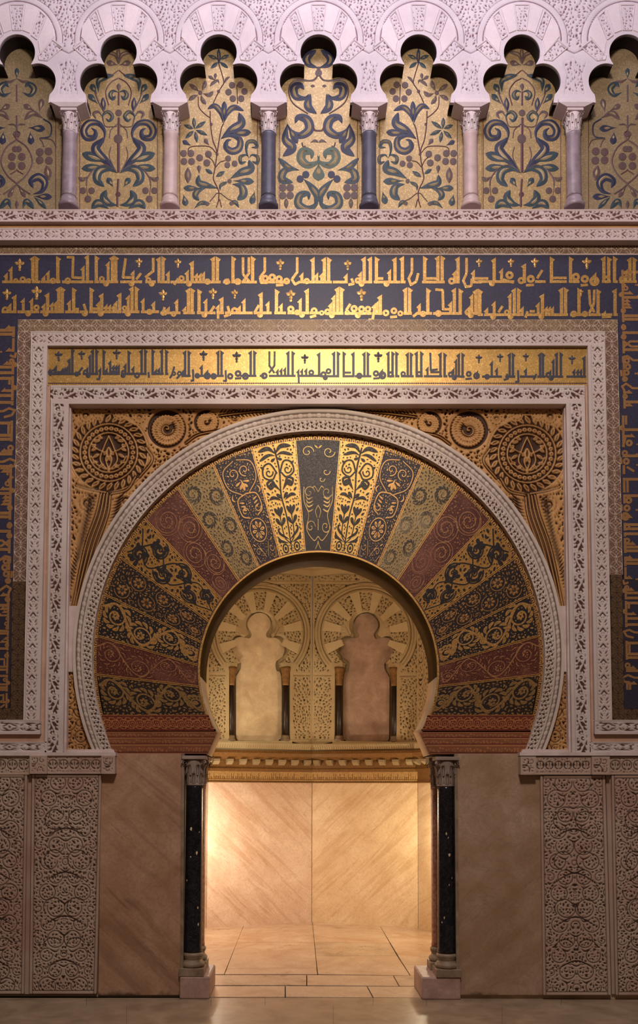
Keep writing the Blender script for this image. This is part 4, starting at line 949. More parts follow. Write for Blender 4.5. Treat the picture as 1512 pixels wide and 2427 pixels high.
# ------------------------------------------------------------------ horseshoe arch of mosaic voussoirs
WV = WY(.094)
ha = empty('horseshoe_arch', tuple(WV(755, 1735)), 'great horseshoe arch faced with fanned gold, navy and red mosaic voussoirs', 'arch')
JO = [(698.6, 1043.6), (597.8, 1064), (505, 1100), (420, 1155), (344, 1231), (284, 1320), (251, 1410), (238, 1509), (236, 1600), (250, 1695)]
CC = (753.5, 1660.0)
angs = [math.atan2(y - CC[1], x - CC[0]) for x, y in JO]; angs = [a if a < 0 else a - 2 * math.pi for a in angs]
def hit(a, cx, cy, r):
    dx, dy = np.cos(a), np.sin(a); ex, ey = CC[0] - cx, CC[1] - cy; b = ex * dx + ey * dy; c = ex * ex + ey * ey - r * r
    t = -b + np.sqrt(b * b - c); return CC[0] + dx * t, CC[1] + dy * t
def vous(a0, a1, nu, nv):
    u = np.linspace(0, 1, nu)[None]; v = np.linspace(0, 1, nv)[:, None]; A = a0 + (a1 - a0) * u
    ox, oy = hit(A, 753.5, 1567, 525); ix, iy = hit(A, 755, 1592, 289)
    return ox * (1 - v) + ix * v, oy * (1 - v) + iy * v
VW, VH = 96, 236
def dec(kind, seed=0):
    c = Cv(VW, VH, 0.0, 1.5); rng = np.random.default_rng(seed); m = VW / 2; line = 1.9
    if kind == 'dark':
        for y, R in ((26, 12), (112, 13), (185, 13)):
            for s in (-1, 1): c.spiral(m + s * 22, y, R, 1.2, line, 1, 0, s); 
        for y in (120, 128, 136, 146):
            for s in (-1, 1): c.path([(m + s * 34, y - 10), (m + s * 26, y + 6), (m + s * 12, y + 2)], 3.2, 'd')
        for s in (-1, 1):
            c.path([(m + s * 34, 100), (m + s * 36, 130), (m + s * 26, 160), (m + s * 34, 190), (m + s * 14, 214), (m, 206)], line)
            c.path([(m, 112), (m + s * 8, 100), (m + s * 14, 104)], line); c.path([(m, 140), (m + s * 7, 152), (m + s * 3, 166)], line); c.path([(m, 216), (m + s * 3, 224), (m + s * 9, 232)], line)
            c.path([(m, 20), (m + s * 8, 12)], 3, 'l')
        c.path([(m, 170), (m, 192)], 2.4); c.spiral(m + 18, 68, 8, .8, line); c.spiral(m + 8, 84, 7, .7, line)
    elif kind == 'gold':
        c.path([(m, 10), (m + 3, 60), (m - 3, 110), (m + 2, 160), (m, 230)], 3.4)
        for s in (-1, 1):
            c.path([(m, 22), (m + s * 14, 8), (m + s * 36, 10)], 9, 'c'); c.path([(m, 26), (m + s * 16, 22), (m + s * 38, 30)], 7, 'c'); c.path([(m, 30), (m + s * 12, 36)], 6, 'd')
            c.path([(m + s * 4, 62), (m + s * 16, 40), (m + s * 32, 44), (m + s * 36, 64), (m + s * 18, 74), (m + s * 6, 62)], 3.4); c.spiral(m + s * 22, 58, 9, 1, 3); 
            c.path([(m, 104), (m + s * 18, 84), (m + s * 30, 88)], 8, 'd'); c.path([(m + s * 20, 74), (m + s * 32, 80), (m + s * 26, 92), (m + s * 15, 84), (m + s * 20, 74)], 5)
            c.path([(m, 120), (m + s * 14, 106)], 8, 'd'); c.path([(m, 124), (m + s * 22, 112), (m + s * 36, 114)], 7, 'd'); 
            c.path([(m + s * 17, 156), (m + s * 17, 132)], 9, 'l'); c.path([(m + s * 17, 156), (m + s * 28, 134)], 8, 'd'); c.path([(m + s * 17, 156), (m + s * 7, 134)], 8, 'd'); c.path([(m + s * 17, 176), (m + s * 30, 156)], 9, 'd'); c.path([(m + s * 17, 176), (m + s * 5, 158)], 9, 'd'); c.path([(m + s * 17, 150), (m + s * 16, 196), (m, 214)], 2.6)
            c.path([(m, 206), (m + s * 26, 190), (m + s * 30, 180), (m + s * 22, 178)], 6, 'c'); c.path([(m, 214), (m + s * 30, 204), (m + s * 38, 192)], 6, 'd'); c.circ(m + s * 20, 222, 9, 3.4); c.disc(m + s * 20, 222, 4)
            for y in (40, 96, 140, 200): c.path([(m + s * 40, y), (m + s * 32, y + 8)], 5, 'd')
        c.slits(900, 6, 3, lambda x, y: rng.uniform(0, 3), rng, 1.0, None, 1.4)
    elif kind == 'navy':
        for s in (-1, 1):
            c.spiral(m + s * 14, 36, 12, 1.2, 2.2, 1, 1.6, s); c.path([(m + s * 4, 10), (m + s * 34, 24), (m + s * 36, 60), (m + s * 10, 84)], 2.0)
            c.path([(m, 84), (m + s * 26, 92), (m + s * 30, 124), (m + s * 12, 136)], 2.6); c.spiral(m + s * 18, 120, 9, .9, 2.2, 1, 0, s)
            for q in (96, 104, 112): c.path([(m + s * 28, q), (m + s * 12, q + 6)], 4, 'd')
            c.spiral(m + s * 24, 210, 9, 1, 1.7, 1, 0, s); c.path([(m + s * 28, 70), (m + s * 38, 84), (m + s * 32, 92)], 3.2, 'd'); c.path([(m + s * 32, 140), (m + s * 40, 150)], 3, 'd'); c.path([(m + s * 36, 186), (m + s * 26, 196)], 3, 'd')
            c.path([(m, 60), (m + s * 10, 72)], 6, 'd'); c.path([(m, 56), (m + s * 18, 62)], 5, 'd')
            c.path([(m + s * 4, 226), (m + s * 18, 196)], 1.6); c.path([(m + s * 30, 232), (m + s * 38, 214)], 1.6)
        c.path([(m, 50), (m, 78)], 7, 'd'); c.circ(m, 166, 25, 2.2)
        for k in range(8): a = k * math.pi / 4; c.path([(m + 3 * math.cos(a), 166 + 3 * math.sin(a)), (m + 19 * math.cos(a), 166 + 19 * math.sin(a))], 7, 'd'); c.path([(m + 8 * math.cos(a), 166 + 8 * math.sin(a)), (m + 16 * math.cos(a), 166 + 16 * math.sin(a))], 2, 'l', 0)
        c.slits(500, 7, 1.8, lambda x, y: rng.uniform(0, 3), rng, 1.0, None, 1.6)
    elif kind == 'speck':
        ct = [(24, 30, 20), (70, 60, 20), (26, 95, 20), (68, 130, 20), (28, 165, 20), (66, 205, 20)]
        for x, y, R in ct:
            hd = 1 if x > 40 else -1; c.spiral(x, y, R, 1.3, 1.8, 1, rng.uniform(0, 6), hd)
            for k in range(12): a = k * .53; c.path([(x + R * math.cos(a), y + R * math.sin(a)), (x + (R - 5) * math.cos(a + hd * .3), y + (R - 5) * math.sin(a + hd * .3)), (x + (R - 9) * math.cos(a + hd * .7), y + (R - 9) * math.sin(a + hd * .7))], 4.6, 'c')
        c.slits(2500, 7, 2.6, swirl(ct), rng, 1.0, None, 1.1)
    elif kind == 'red':
        ct = [(34, 36, 26), (64, 82, 26), (34, 128, 26), (62, 172, 24), (36, 212, 20)]
        for x, y, R in ct:
            c.circ(x, y, R + 3, 1.4, 1, 20, 300); c.spiral(x, y, R, 2.2, 1.8, 1, rng.uniform(0, 6), 1 if x > 40 else -1)
            for k in range(6): a = k * 1.05; c.circ(x + R * .45 * math.cos(a), y + R * .45 * math.sin(a), 3.2, 1.2, .9)
        c.slits(1000, 8, 1.8, swirl(ct), rng, 1.0, None, 1.6)
    elif kind == 'black':
        ct = [(30, 30, 22), (68, 62, 22), (30, 98, 24), (66, 136, 24), (32, 172, 22), (66, 208, 20)]
        for i, (x, y, R) in enumerate(ct):
            hd = 1 if i % 2 else -1; c.spiral(x, y, R, 1.4, 3.6, 1, rng.uniform(0, 6), hd, 9)
            for k in range(6): a = rng.uniform(0, 6.3); q = rng.uniform(.7, 1.2); c.path([(x + R * .5 * math.cos(a), y + R * .5 * math.sin(a)), (x + R * q * math.cos(a + .5), y + R * q * math.sin(a + .5))], 9, 'd')
        for s_ in (0, 1): c.path([(20 + 56 * s_, 6), (76 - 56 * s_, 60), (20 + 56 * s_, 118), (76 - 56 * s_, 176), (40, 232)], 3.2, 's')
        c.slits(300, 9, 5, swirl(ct), rng, 1.0, None, 1.6)
    elif kind == 'flower':
        ct = [(30, 30, 18), (66, 58, 18), (32, 92, 20), (66, 124, 18), (30, 158, 18), (64, 188, 18), (32, 214, 14)]
        for x, y, R in ct:
            for k in range(7): a = k * .9; c.path([(x + 3 * math.cos(a), y + 3 * math.sin(a)), (x + R * .62 * math.cos(a), y + R * .62 * math.sin(a))], 6, 'd')
            c.disc(x, y, 3, .4); c.circ(x, y, R, 1.8, 1, rng.uniform(0, 90), rng.uniform(250, 330))
        for k in range(14): a = rng.uniform(6, 90); b_ = rng.uniform(6, 230); c.spiral(a, b_, 7, 1, 1.5, 1, rng.uniform(0, 6))
        c.slits(500, 8, 3, swirl(ct), rng, 1.0, None, 1.3)
    elif kind in ('rinceau', 'brown', 'red2'):
        thin = kind == 'red2'; w_ = 1.7 if thin else 3.4
        ct = [(58, 34, 24), (36, 98, 27), (60, 164, 25), (40, 216, 15)]
        pth = [(70, 2)] + [(ct[i][0] + (26 if i % 2 == 0 else -26) * .9, ct[i][1] + 4) for i in range(4)] + [(60, 234)]
        c.path(pth, w_ * 1.5, 's')
        for i, (x, y, R) in enumerate(ct):
            hd = 1 if i % 2 == 0 else -1; a0 = 0 if hd > 0 else math.pi
            c.spiral(x, y, R, 1.35, w_ * 1.2, 1, a0, hd)
            for k in range(6): a = k * 1.05 + i; c.path([(x + 2 * math.cos(a), y + 2 * math.sin(a)), (x + R * .33 * math.cos(a), y + R * .33 * math.sin(a))], 5.5 if not thin else 3, 'd')
            for k in range(11):
                a = a0 + hd * k * .52; q = R * (.98 - .02 * k); L = 13 - .4 * k
                p0 = (x + q * math.cos(a), y + q * math.sin(a)); p1 = (x + (q + L * .7) * math.cos(a + hd * .3), y + (q + L * .7) * math.sin(a + hd * .3)); p2 = (x + (q + L) * math.cos(a + hd * .62), y + (q + L) * math.sin(a + hd * .62))
                c.path([p0, p1, p2], 7.5 if not thin else 2.2, 'c')
                if not thin: c.path([p0, p1, p2], 1.2, 'l', .15)
        c.slits(900 if kind == 'brown' else 200, 9, 3.4 if not thin else 1.9, swirl(ct), rng, 1.0, None, 1.6)
    if kind not in ('dark',):
        fd = {'gold': 3.0, 'navy': 1.5, 'speck': 2.2, 'red': 1.2, 'red2': 1.3, 'black': 3.2, 'flower': 2.0, 'rinceau': 2.4, 'brown': 2.4}[kind]
        if kind in ('brown', 'flower', 'black', 'speck'): c.slits(2600, 10, fd * 1.5, lambda x, y: math.sin(x * .11 + y * .05) * 2.5, rng, 1.0, None, .9)
        c.slits(2600, 5, fd, lambda x, y: math.sin(x * .2) * 2 + y * .07, rng, 1.0, None, .8)
    c.blur(); return c
KIND = ['gold', 'navy', 'speck', 'red', 'black', 'flower', 'rinceau', 'red2', 'brown']
KMAT = {'dark': 'v_dark', 'gold': 'v_gold', 'navy': 'v_navy', 'speck': 'v_speck', 'red': 'v_red', 'black': 'v_black', 'flower': 'v_flower', 'rinceau': 'v_rinceau', 'red2': 'v_red', 'brown': 'v_brown'}
KLAB = {'dark': 'dark worn voussoir with gold scroll outlines', 'gold': 'gold voussoir with dark plants', 'navy': 'navy voussoir with gold rosette', 'speck': 'speckled dull gold voussoir', 'red': 'red voussoir with thin gold lines',
        'black': 'gold voussoir with black arabesque', 'flower': 'dark voussoir with gold flowers', 'rinceau': 'black voussoir with gold scroll', 'red2': 'deep red voussoir with gold tendrils', 'brown': 'brown voussoir with acanthus scroll'}
def put(a0, a1, kind, c, flip, last=0):
    X, Y = vous(a0, a1, 88, 214)
    if last:
        t = np.linspace(0, 1, 88)[None]; t = 1 - t if last > 0 else t; v_ = np.linspace(0, 1, 214)[:, None]
        tx, ty = (X[:, -1:], Y[:, -1:]) if last > 0 else (X[:, :1], Y[:, :1]); s_ = lambda x: x if last > 0 else 1507 - x
        X = tx * (1 - t) + s_(247 * (1 - v_) + 492 * v_) * t; Y = ty * (1 - t) + 1695 * t
    u = np.linspace(2, VW - 3, 88) * 1.5; v = np.linspace(1, VH - 2, 214) * 1.5
    if flip: u = u[::-1]
    U, Vv = np.meshgrid(u, v); H = c.at(U, Vv)
    o = patch('voussoir', X, Y, H, WV, M[KMAT[kind]], ha, .0012, .02); o['label'] = KLAB[kind]
aL = [angs[0]] ; mir = lambda a: -math.pi - a
put(angs[0], mir(angs[0]), 'dark', dec('dark', 1), False)
for k, kd in enumerate(KIND):
    c = dec(kd, 20 + k)
    L_ = k == 8; put(angs[k + 1], angs[k], kd, c, False, 1 if L_ else 0); put(mir(angs[k]), mir(angs[k + 1]), kd, c, True, -1 if L_ else 0)
for a in angs[:-1] + [mir(x) for x in angs[:-1]]:
    b = MB(); P0 = hit(a, 753.5, 1567, 526); P1 = hit(a, 755, 1592, 287); q = np.array(P1) - np.array(P0); nn = np.array([-q[1], q[0]]) / np.hypot(*q)
    for s in (-1.7, 1.7): b.ribbon([tuple(np.array(P0) + nn * s), tuple(np.array(P1) + nn * s)], 1.5, 's', WV, .002, False, 400)
    fixn(b.build('joint_line', M['goldline'], ha))
# meander border between the voussoirs and the ring
def tile_meander(P=42, h=22):
    c = Cv(P, h, 0.0)
    for rep in (-P, 0, P):
        x = rep; c.path([(x, 5), (x + 6, 5)], 2.0); c.path([(x + 6, 5), (x + 9, 9), (x + 15, 9), (x + 18, 5), (x + 27, 5), (x + 30, 9), (x + 36, 9), (x + 39, 5), (x + 42, 5)], 2.0)
        c.path([(x + 1, 19), (x + 1, 12), (x + 5, 10), (x + 17, 12), (x + 18, 19)], 2.2); c.path([(x + 6, 19), (x + 7, 15), (x + 12, 15), (x + 13, 19)], 2.0)
        c.path([(x + 23, 19), (x + 23, 12), (x + 37, 12), (x + 38, 19)], 2.2); c.path([(x + 27, 19), (x + 28, 16), (x + 33, 16), (x + 34, 19)], 2.0); c.disc(x + 20.5, 12, 1.4)
    c.H[-1:] = 1; return c
T_M = tile_meander()
a_lo = math.degrees(mir(angs[9])); nu_ = 1300
A = np.linspace(angs[9], mir(angs[9]), nu_)
E_ = math.pi + math.radians(8.1); A = np.linspace(-E_, -math.pi + E_, nu_); o1 = np.array(hit(A, 755, 1558, 540)); i1 = np.array(hit(A, 753.5, 1567, 525)); v = np.linspace(0, 1, 17)[:, None]
X = o1[0][None] * (1 - v) + i1[0][None] * v; Y = o1[1][None] * (1 - v) + i1[1][None] * v
d = np.concatenate([[0], np.cumsum(np.hypot(*np.diff(o1, axis=1)))]); U = np.repeat(d[None], 17, 0); Vv = np.repeat(v * 21, nu_, 1)
patch('meander_border', X, Y, T_M.tile(U, Vv), WV, M['meander'], ha, .001, .02)
E_ = math.pi + math.radians(15.5); A = np.linspace(-E_, -math.pi + E_, nu_); i0 = np.array(hit(A, 755, 1592, 289)); i2 = np.array(hit(A, 755, 1590, 280)); v = np.linspace(0, 1, 5)[:, None]
X = i0[0][None] * (1 - v) + i2[0][None] * v; Y = i0[1][None] * (1 - v) + i2[1][None] * v
patch('inner_border', X, Y, np.repeat(np.array([[0], [.2], [1], [1], [.6]]), nu_, 1) * 1.0, WV, M['meander'], ha, .001, .02)
for tl_, tr_, br_, bl_ in (((240, 1694), (494, 1694), (508, 1732), (254, 1732)), ((1014, 1694), (1268, 1694), (1254, 1732), (1000, 1732))):
    X, Y = quad_grid(tl_, tr_, br_, bl_, 230, 30); U, Vv = np.meshgrid(np.linspace(0, 276, 230), np.linspace(0, 34, 30))
    H = np.where(Vv < 2, 1.0, np.where(Vv < 20, T_M.tile(U, (Vv - 2) * 1.1), T_M.tile(U + 20, (33 - Vv) * 1.4)))
    patch('springing_border', X, Y, H, WY(.093), M['red_mosaic'], ha, .001, .02)
# impost mouldings
def tile_imp():
    rng = np.random.default_rng(9); c = Cv(120, 15, .45); c.H[:2] = 1; c.H[-3:-1] = .05; c.H[-1:] = .9
    c.slits(600, 6, 1.8, lambda x, y: rng.uniform(0, 3.1), rng, 1.0, None, .8); return c
T_I = tile_imp()
for s, lab in ((0, 'left'), (1, 'right')):
    root = empty('impost', tuple(WY(.06)(385 if s == 0 else 1125, 1785)), 'stepped reddish brown impost moulding under the %s foot of the arch' % lab, 'moulding')
    for k, (y0, y1, yy_) in enumerate(((1734, 1749, .075), (1749, 1765, .06), (1765, 1786, .045))):
        xl0 = 755 - math.sqrt(538 ** 2 - (y0 - 1558) ** 2) - 1; xl1 = 755 - math.sqrt(538 ** 2 - (y1 - 1558) ** 2) - 1
        xr0 = 514 - (y0 - 1731) * .44; xr1 = 514 - (y1 - 1731) * .44
        q = [(xl0, y0), (xr0, y0), (xr1, y1), (xl1, y1)]
        if s: q = [(1511 - x, y + 1) for x, y in (q[1], q[0], q[3], q[2])]
        X, Y = quad_grid(q[0], q[1], q[2], q[3], 160, 12); U, Vv = np.meshgrid(np.linspace(0, 250, 160) + 40 * k, np.linspace(0, 14, 12))
        patch('fascia', X, Y, T_I.tile(U, Vv), WY(yy_), M['impost'], root, .003, .10)
    b = MB(); q = [(516, 1731), (529, 1731), (505, 1790), (488, 1790)]

# ------------------------------------------------------------------ upper arcade
ARC = [40, 281, 518, 755, 992, 1237, 1487]; COL = [-78, 163, 403, 636, 875, 1116, 1361, 1612]
WArc = WY(-.02); WP = WY(.13)
hw = 118.5
top = arc(0, 124, 43, -90, math.degrees(math.atan2(27, 33.5)), 22)
sidel = arc(50, 192, 42, -112, 48, 30)
half_o = top + sidel + [(76, 232), (75, 243)]
half_o = [tuple(p) for p in resample(half_o, 2.0)]
cut = min(range(len(half_o)), key=lambda i: abs(half_o[i][0] - 34) + abs(half_o[i][1] - 152))
def boundary(n, c0, c1):
    t1 = np.linspace(0, 1, c0 + 1); t2 = np.linspace(0, 1, c1 - c0)[0:]
    a = [(hw * t, -14) for t in t1[:-1]]; b = [(hw, -14 + 257 * t) for t in np.linspace(0, 1, c1 - c0)]
    return a + b
bnd = boundary(None, cut, len(half_o)); assert len(bnd) == len(half_o), (len(bnd), len(half_o))
outl = [(-x, y) for x, y in half_o[::-1]][:-1] + half_o; bndl = [(-x, y) for x, y in bnd[::-1]][:-1] + bnd
CARV = [[(-17, 12), (17, 12), (10, 72), (-10, 72)]] + [[(s * x, y) for x, y in p] for s in (-1, 1) for p in ([(68, 40), (54, 26), (34, 84), (47, 94)], [(108, 113), (84, 95), (51, 132), (53, 142), (72, 144)])]
PLAIN = [[(s * x, y) for x, y in p] for s in (-1, 1) for p in ([(50, 22), (21, 10), (13, 73), (31, 80)], [(71, 43), (86, 62), (89, 88), (55, 127), (50, 98)])]
KITE = [(0, 135), (22, 148), (13, 176), (20, 222), (-20, 222), (-13, 176), (-22, 148)]
def arcade_cv():
    w, h = 238, 262; c = Cv(w, h, 1.0); rng = np.random.default_rng(8); cx = 119; oy = 14
    yy_, xx_ = np.mgrid[:h, :w]; X = xx_ - cx; Y = yy_ - oy
    ring = np.hypot(X, Y - 93)
    fab = (ring > 108) & (Y < 120) & (np.hypot(np.abs(X) - 118.5, Y - 118) > 14)
    cm = np.zeros((h, w), bool)
    shr = lambda p, k=.86: [((x - sum(q[0] for q in p) / len(p)) * k + sum(q[0] for q in p) / len(p), (y - sum(q[1] for q in p) / len(p)) * k + sum(q[1] for q in p) / len(p)) for x, y in p]
    for p in CARV: cm |= inpoly(shr(p), X, Y)
    for s in (-1, 1): cm |= inpoly(shr([(x + s * 118.5, y) for x, y in KITE]), X, Y)
    c.slits(9000, 7, 2.6, lambda x, y: rng.uniform(0, 3.14), rng, 0, cm, .8)
    c.slits(14000, 8, 3.0, swirl([(20, 30, 30), (218, 30, 30), (119, -10, 30), (60, 0, 25), (178, 0, 25)]), rng, 0, fab, .75)
    for p in CARV + [[(x + s * 118.5, y) for x, y in KITE] for s in (-1, 1)]:
        q = [(x + cx, y + oy) for x, y in p]
        for a, b_ in zip(q, q[1:] + q[:1]): c.path([a, b_], 1.5, 's', .45)
    c.circ(cx, 93 + oy, 91, 2.6, 0.1, 178, 362); c.circ(cx, 93 + oy, 105, 1.8, 0.1, 175, 365)
    for s in (-1, 1): c.path([(cx + s * 119, 126 + oy), (cx + s * 105, 118 + oy), (cx + s * 92, 108 + oy)], 2.6, 's', .1)
    return c.blur()
AC = arcade_cv()
names = ['leftmost, cut by the photo edge', 'second from the left', 'third from the left', 'in the middle, over the symmetrical scroll panel', 'third from the right', 'second from the right', 'rightmost, cut by the photo edge']
for k, cx in enumerate(ARC):
    sxl = (cx - COL[k]) / hw; sxr = (COL[k + 1] - cx) / hw
    X, Y = ruled(outl, bndl, 58, 1.0)
    H = AC.at(X + 119, Y + 14)
    Bx = np.where(X < 0, X * sxl, X * sxr); t_ = np.linspace(0, 1, 58)[:, None]; Xs = cx + X * (1 - t_) + Bx * t_
    root = empty('trefoil_arch', tuple(WArc(cx, 243)), 'white carved stucco trefoil arch, ' + names[k], 'arch', 'trefoil arches of the upper arcade')
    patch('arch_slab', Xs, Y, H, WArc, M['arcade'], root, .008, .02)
    # reveal behind the cusped edge, its shade painted in as dark brown
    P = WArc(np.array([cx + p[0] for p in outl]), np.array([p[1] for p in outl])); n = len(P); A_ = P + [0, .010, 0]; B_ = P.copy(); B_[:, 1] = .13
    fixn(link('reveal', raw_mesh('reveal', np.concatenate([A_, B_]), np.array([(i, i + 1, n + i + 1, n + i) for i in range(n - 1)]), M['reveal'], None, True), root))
    for p in PLAIN: flat('voussoir', [(cx + x, y) for x, y in p], WArc, M['arcade_plain'], root, .006, .002, .8)
    for p in CARV: 
        b = MB()
        q = [(cx + x, y) for x, y in p]
        for a, b_ in zip(q, q[1:] + q[:1]): b.ribbon([a, b_], 2.6, 's', WArc, .0035, True, 500)
        fixn(b.build('voussoir_frame', M['arcade_plain'], root))
# masonry band above the mosaics is part of the core; small columns
cols = ['mauve_stone', 'rose_stone', 'slate_stone', 'slate_stone', 'rose_stone', 'mauve_stone']
cl = ['mauve speckled small column between the first and second mosaic panels', 'pale pink small column between the second and third mosaic panels', 'slate blue small column left of the middle mosaic panel',
      'slate blue small column right of the middle mosaic panel', 'pale pink small column right of the fifth mosaic panel', 'mauve speckled small column between the last two mosaic panels']
WC5 = WY(.045)
for k in range(6):
    px = COL[k + 1]; c0 = WC5(px, 480); cx = float(c0[0]); cxb = float(WC5(px, 300)[0]); zb, z1, z2, z3 = (float(WC5(px, y)[2]) for y in (496, 470, 320, 269))
    root = empty('small_column', (cx, .045, zb), cl[k], 'column', 'small columns of the upper arcade')
    lathe('shaft', [(.066, z1), (.063, z1 + .02), (.061, z2 - .02), (.064, z2)], (cx, .045), M[cols[k]], root, 22)
    capital((cx, .045), z2, z3, .056, .072, M['capital_w'], root, 2, 8)
    lathe('base', [(.085, zb), (.088, zb + .03), (.072, zb + .045), (.074, zb + .07), (.064, z1)], (cx, .045), M[cols[k]] if k != 1 else M['rose_stone'], root, 22)
    wt = .152; wb = .078; zi_ = float(WArc(px, 243)[2]); zm = float(WArc(px, 248)[2])
    V = [(cx + sx * w_, y, z) for z, w_, yf in ((z3, wb, -.035), (zm, wt, -.05), (zi_ + .012, wt, -.05)) for sx, y in ((-1, yf), (1, yf), (1, .128), (-1, .128))]
    b = MB(); b.add(V, [(3, 2, 1, 0), (8, 9, 10, 11)] + [(l * 4 + i, l * 4 + (i + 1) % 4, (l + 1) * 4 + (i + 1) % 4, (l + 1) * 4 + i) for l in (0, 1) for i in range(4)])
    fixn(b.build('impost_block', M['arcade_plain'], root))

# ------------------------------------------------------------------ mosaic panels behind the arcade
LB = """c;B;50;575,440 575,320 570,200|l;G;52;560,350 425,295|l;G;52;590,350 720,290|l;G;52;565,390 465,475|l;G;52;590,390 700,470|l;G;50;575,350 570,200|s;m;14;575,420 630,600 640,680 590,760 520,900 500,950|d;P;50;530,640 430,580|d;P;45;520,640 530,540|c;P;45;575,690 560,640 500,670 450,720|c;P;34;640,690 680,620 725,590|o;P;30;320,810|c;P;60;305,790 250,750 170,690|c;P;60;340,780 380,700 390,640|c;P;60;360,820 440,840 500,790|c;P;60;290,840 220,870 160,910|c;P;60;330,840 350,910 400,965|s;m;13;290,860 300,1000 370,1090 450,1150|o;P;45;755,705|o;P;45;870,700|o;P;45;925,790|o;P;45;705,800|o;P;45;765,890|o;P;45;880,890|s;m;12;820,700 825,830 830,960|c;B;80;635,1230 600,1080 520,990 420,1030|d;B;75;640,1190 650,925|c;B;80;640,1225 690,1090 780,1010 915,1055|s;m;16;455,1060 460,1230 490,1450 545,1620 520,1850 500,1990 570,2150 570,2300|s;m;16;640,1230 610,1290 580,1450 550,1640|o;m;20;470,1240|o;m;20;550,1650|o;m;22;570,790|c;N;125;600,1440 740,1320 880,1230 850,1080|d;N;100;720,1370 1015,1350|c;N;100;600,1440 740,1395 860,1450 850,1570 750,1610 670,1550 690,1470 745,1450|c;G;50;240,1310 235,1240 230,1150|l;G;55;250,1300 395,1200|l;G;55;260,1320 415,1390|l;G;55;250,1340 275,1490|l;G;55;230,1330 115,1435|l;G;55;225,1300 95,1250|l;G;55;240,1290 228,1150|s;m;12;150,1620 170,1560 270,1540 450,1550 540,1640|d;N;65;190,1530 75,1470|d;P;65;440,1530 375,1440|o;P;48;90,1640|o;P;48;190,1640|o;P;48;95,1750|o;P;48;200,1750|o;P;48;310,1700|o;P;48;430,1650|o;P;48;410,1770|s;m;12;420,1680 490,1740 525,1830|o;P;42;700,1710|o;P;42;690,1800|o;P;42;790,1780|s;m;12;530,1830 590,1760 660,1740|c;G;56;985,1710 950,1600 970,1490 1060,1480 1095,1550 1020,1560|c;G;52;985,1700 950,1660 870,1690 880,1770 950,1750|c;G;52;990,1700 1030,1660 1105,1690 1100,1770 1030,1750|c;T;120;730,1985 880,1900 1010,1850 985,1730|l;G;55;490,1920 390,1855|l;G;60;535,1960 655,1885|d;P;60;305,1920 300,1800|l;P;95;150,1830 150,2050|c;T;95;560,2120 420,2080 300,2040 300,1935|d;T;85;330,2120 90,2115|c;T;85;400,2110 290,2150 250,2220 305,2285|o;l;30;720,2020|c;T;50;590,2150 600,2080 690,2030|d;T;95;770,2015 1055,2025|c;T;115;760,2060 880,2090 910,2200 825,2280|d;T;90;90,2200 125,2360|d;T;90;1065,2160 1020,2335|c;T;60;240,2390 330,2320 450,2330|c;T;60;850,2385 800,2310 730,2325|o;l;28;415,2330|o;l;28;745,2325|s;l;12;450,2300 510,2230 540,2190 600,2190 690,2260 760,2290|s;m;14;575,2270 540,2380|s;m;14;585,2270 610,2380"""
LCm = """c;N;130;560,1890 450,1760 330,1650 290,1560 370,1470 400,1420|c;N;100;400,1500 415,1340 330,1230 200,1225 130,1320 165,1420 270,1420 290,1340 230,1290|d;T;125;470,1770 105,1640|d;T;105;440,1810 100,1850|c;T;120;590,1910 470,1850 340,1880 310,2000 410,2095|d;T;85;535,2100 450,1975|c;T;110;590,2350 480,2330 400,2250 440,2140|c;T;110;470,2395 330,2320 235,2395|s;P;22;570,1880 430,1800 280,1850 180,1980 165,2080|c;P;60;180,1960 110,2000 50,1965|o;P;46;115,2150|o;P;46;235,2150|o;P;48;185,2265|s;P;10;165,2080 180,2210|c;T;85;330,800 330,650 430,590 540,570|d;T;85;310,830 225,690|d;T;80;320,960 190,830|s;P;20;405,1070 330,930 260,740|l;N;75;400,1070 390,870|c;T;52;395,1210 390,1120 460,1070 520,1130 480,1195 430,1160|c;P;40;385,1140 330,1070 265,1095 300,1170|c;T;60;600,800 530,785 490,840 530,890 570,850|s;P;15;595,1235 500,1320 480,1430|s;P;15;570,1890 480,1690 500,1550|s;P;14;580,1270 430,1270 390,1150|c;P;55;600,420 560,290 420,250|d;P;80;595,430 440,390|s;m;16;470,980 430,800 500,670 600,610|s;m;14;600,500 540,550 470,590"""
LCc = """s;m;40;605,1500 605,1900|s;m;34;610,1150 606,1400|o;P;62;600,1440|o;P;46;606,1085|s;m;30;603,1990 590,2200 590,2370|o;m;36;598,2200|d;P;62;608,800 605,680|s;m;26;608,800 606,980|l;P;60;603,410 600,150"""
LAm = """c;N;90;562,785 450,740 430,660 535,575|s;P;22;560,790 545,880 470,930 270,900|s;P;16;470,930 270,940 220,1050 270,1190 440,1310|c;N;95;455,1080 400,1130 300,1110 280,1010 350,980 395,1030|l;N;95;540,1310 440,1220 470,1080|l;P;34;470,990 520,990|c;N;110;200,1420 250,1510 350,1560 455,1490 430,1380 330,1350 290,1420|d;N;80;205,1440 320,1650|c;N;105;205,1420 180,1600 260,1700 150,1800|s;m;22;495,1450 520,1500 562,1505|c;G2;105;550,1780 555,1860 440,1900 360,1830 390,1740 480,1760 480,1830|c;T;70;340,1960 210,1920 100,1820|c;T;95;320,1950 180,1960 140,2060 265,2100|c;T;90;390,2060 470,2140 545,2250 520,2350|c;T;95;545,2220 530,2350 430,2405 330,2350 350,2250 440,2230 450,2300|o;N;42;350,2060|o;N;42;415,2010|o;P;44;150,2160|o;P;44;235,2160|o;P;44;150,2250|o;P;44;235,2250|l;P;55;190,2280 190,2400|s;P;16;370,1640 385,1690 410,1680|c;P;34;470,1640 520,1620 560,1640"""
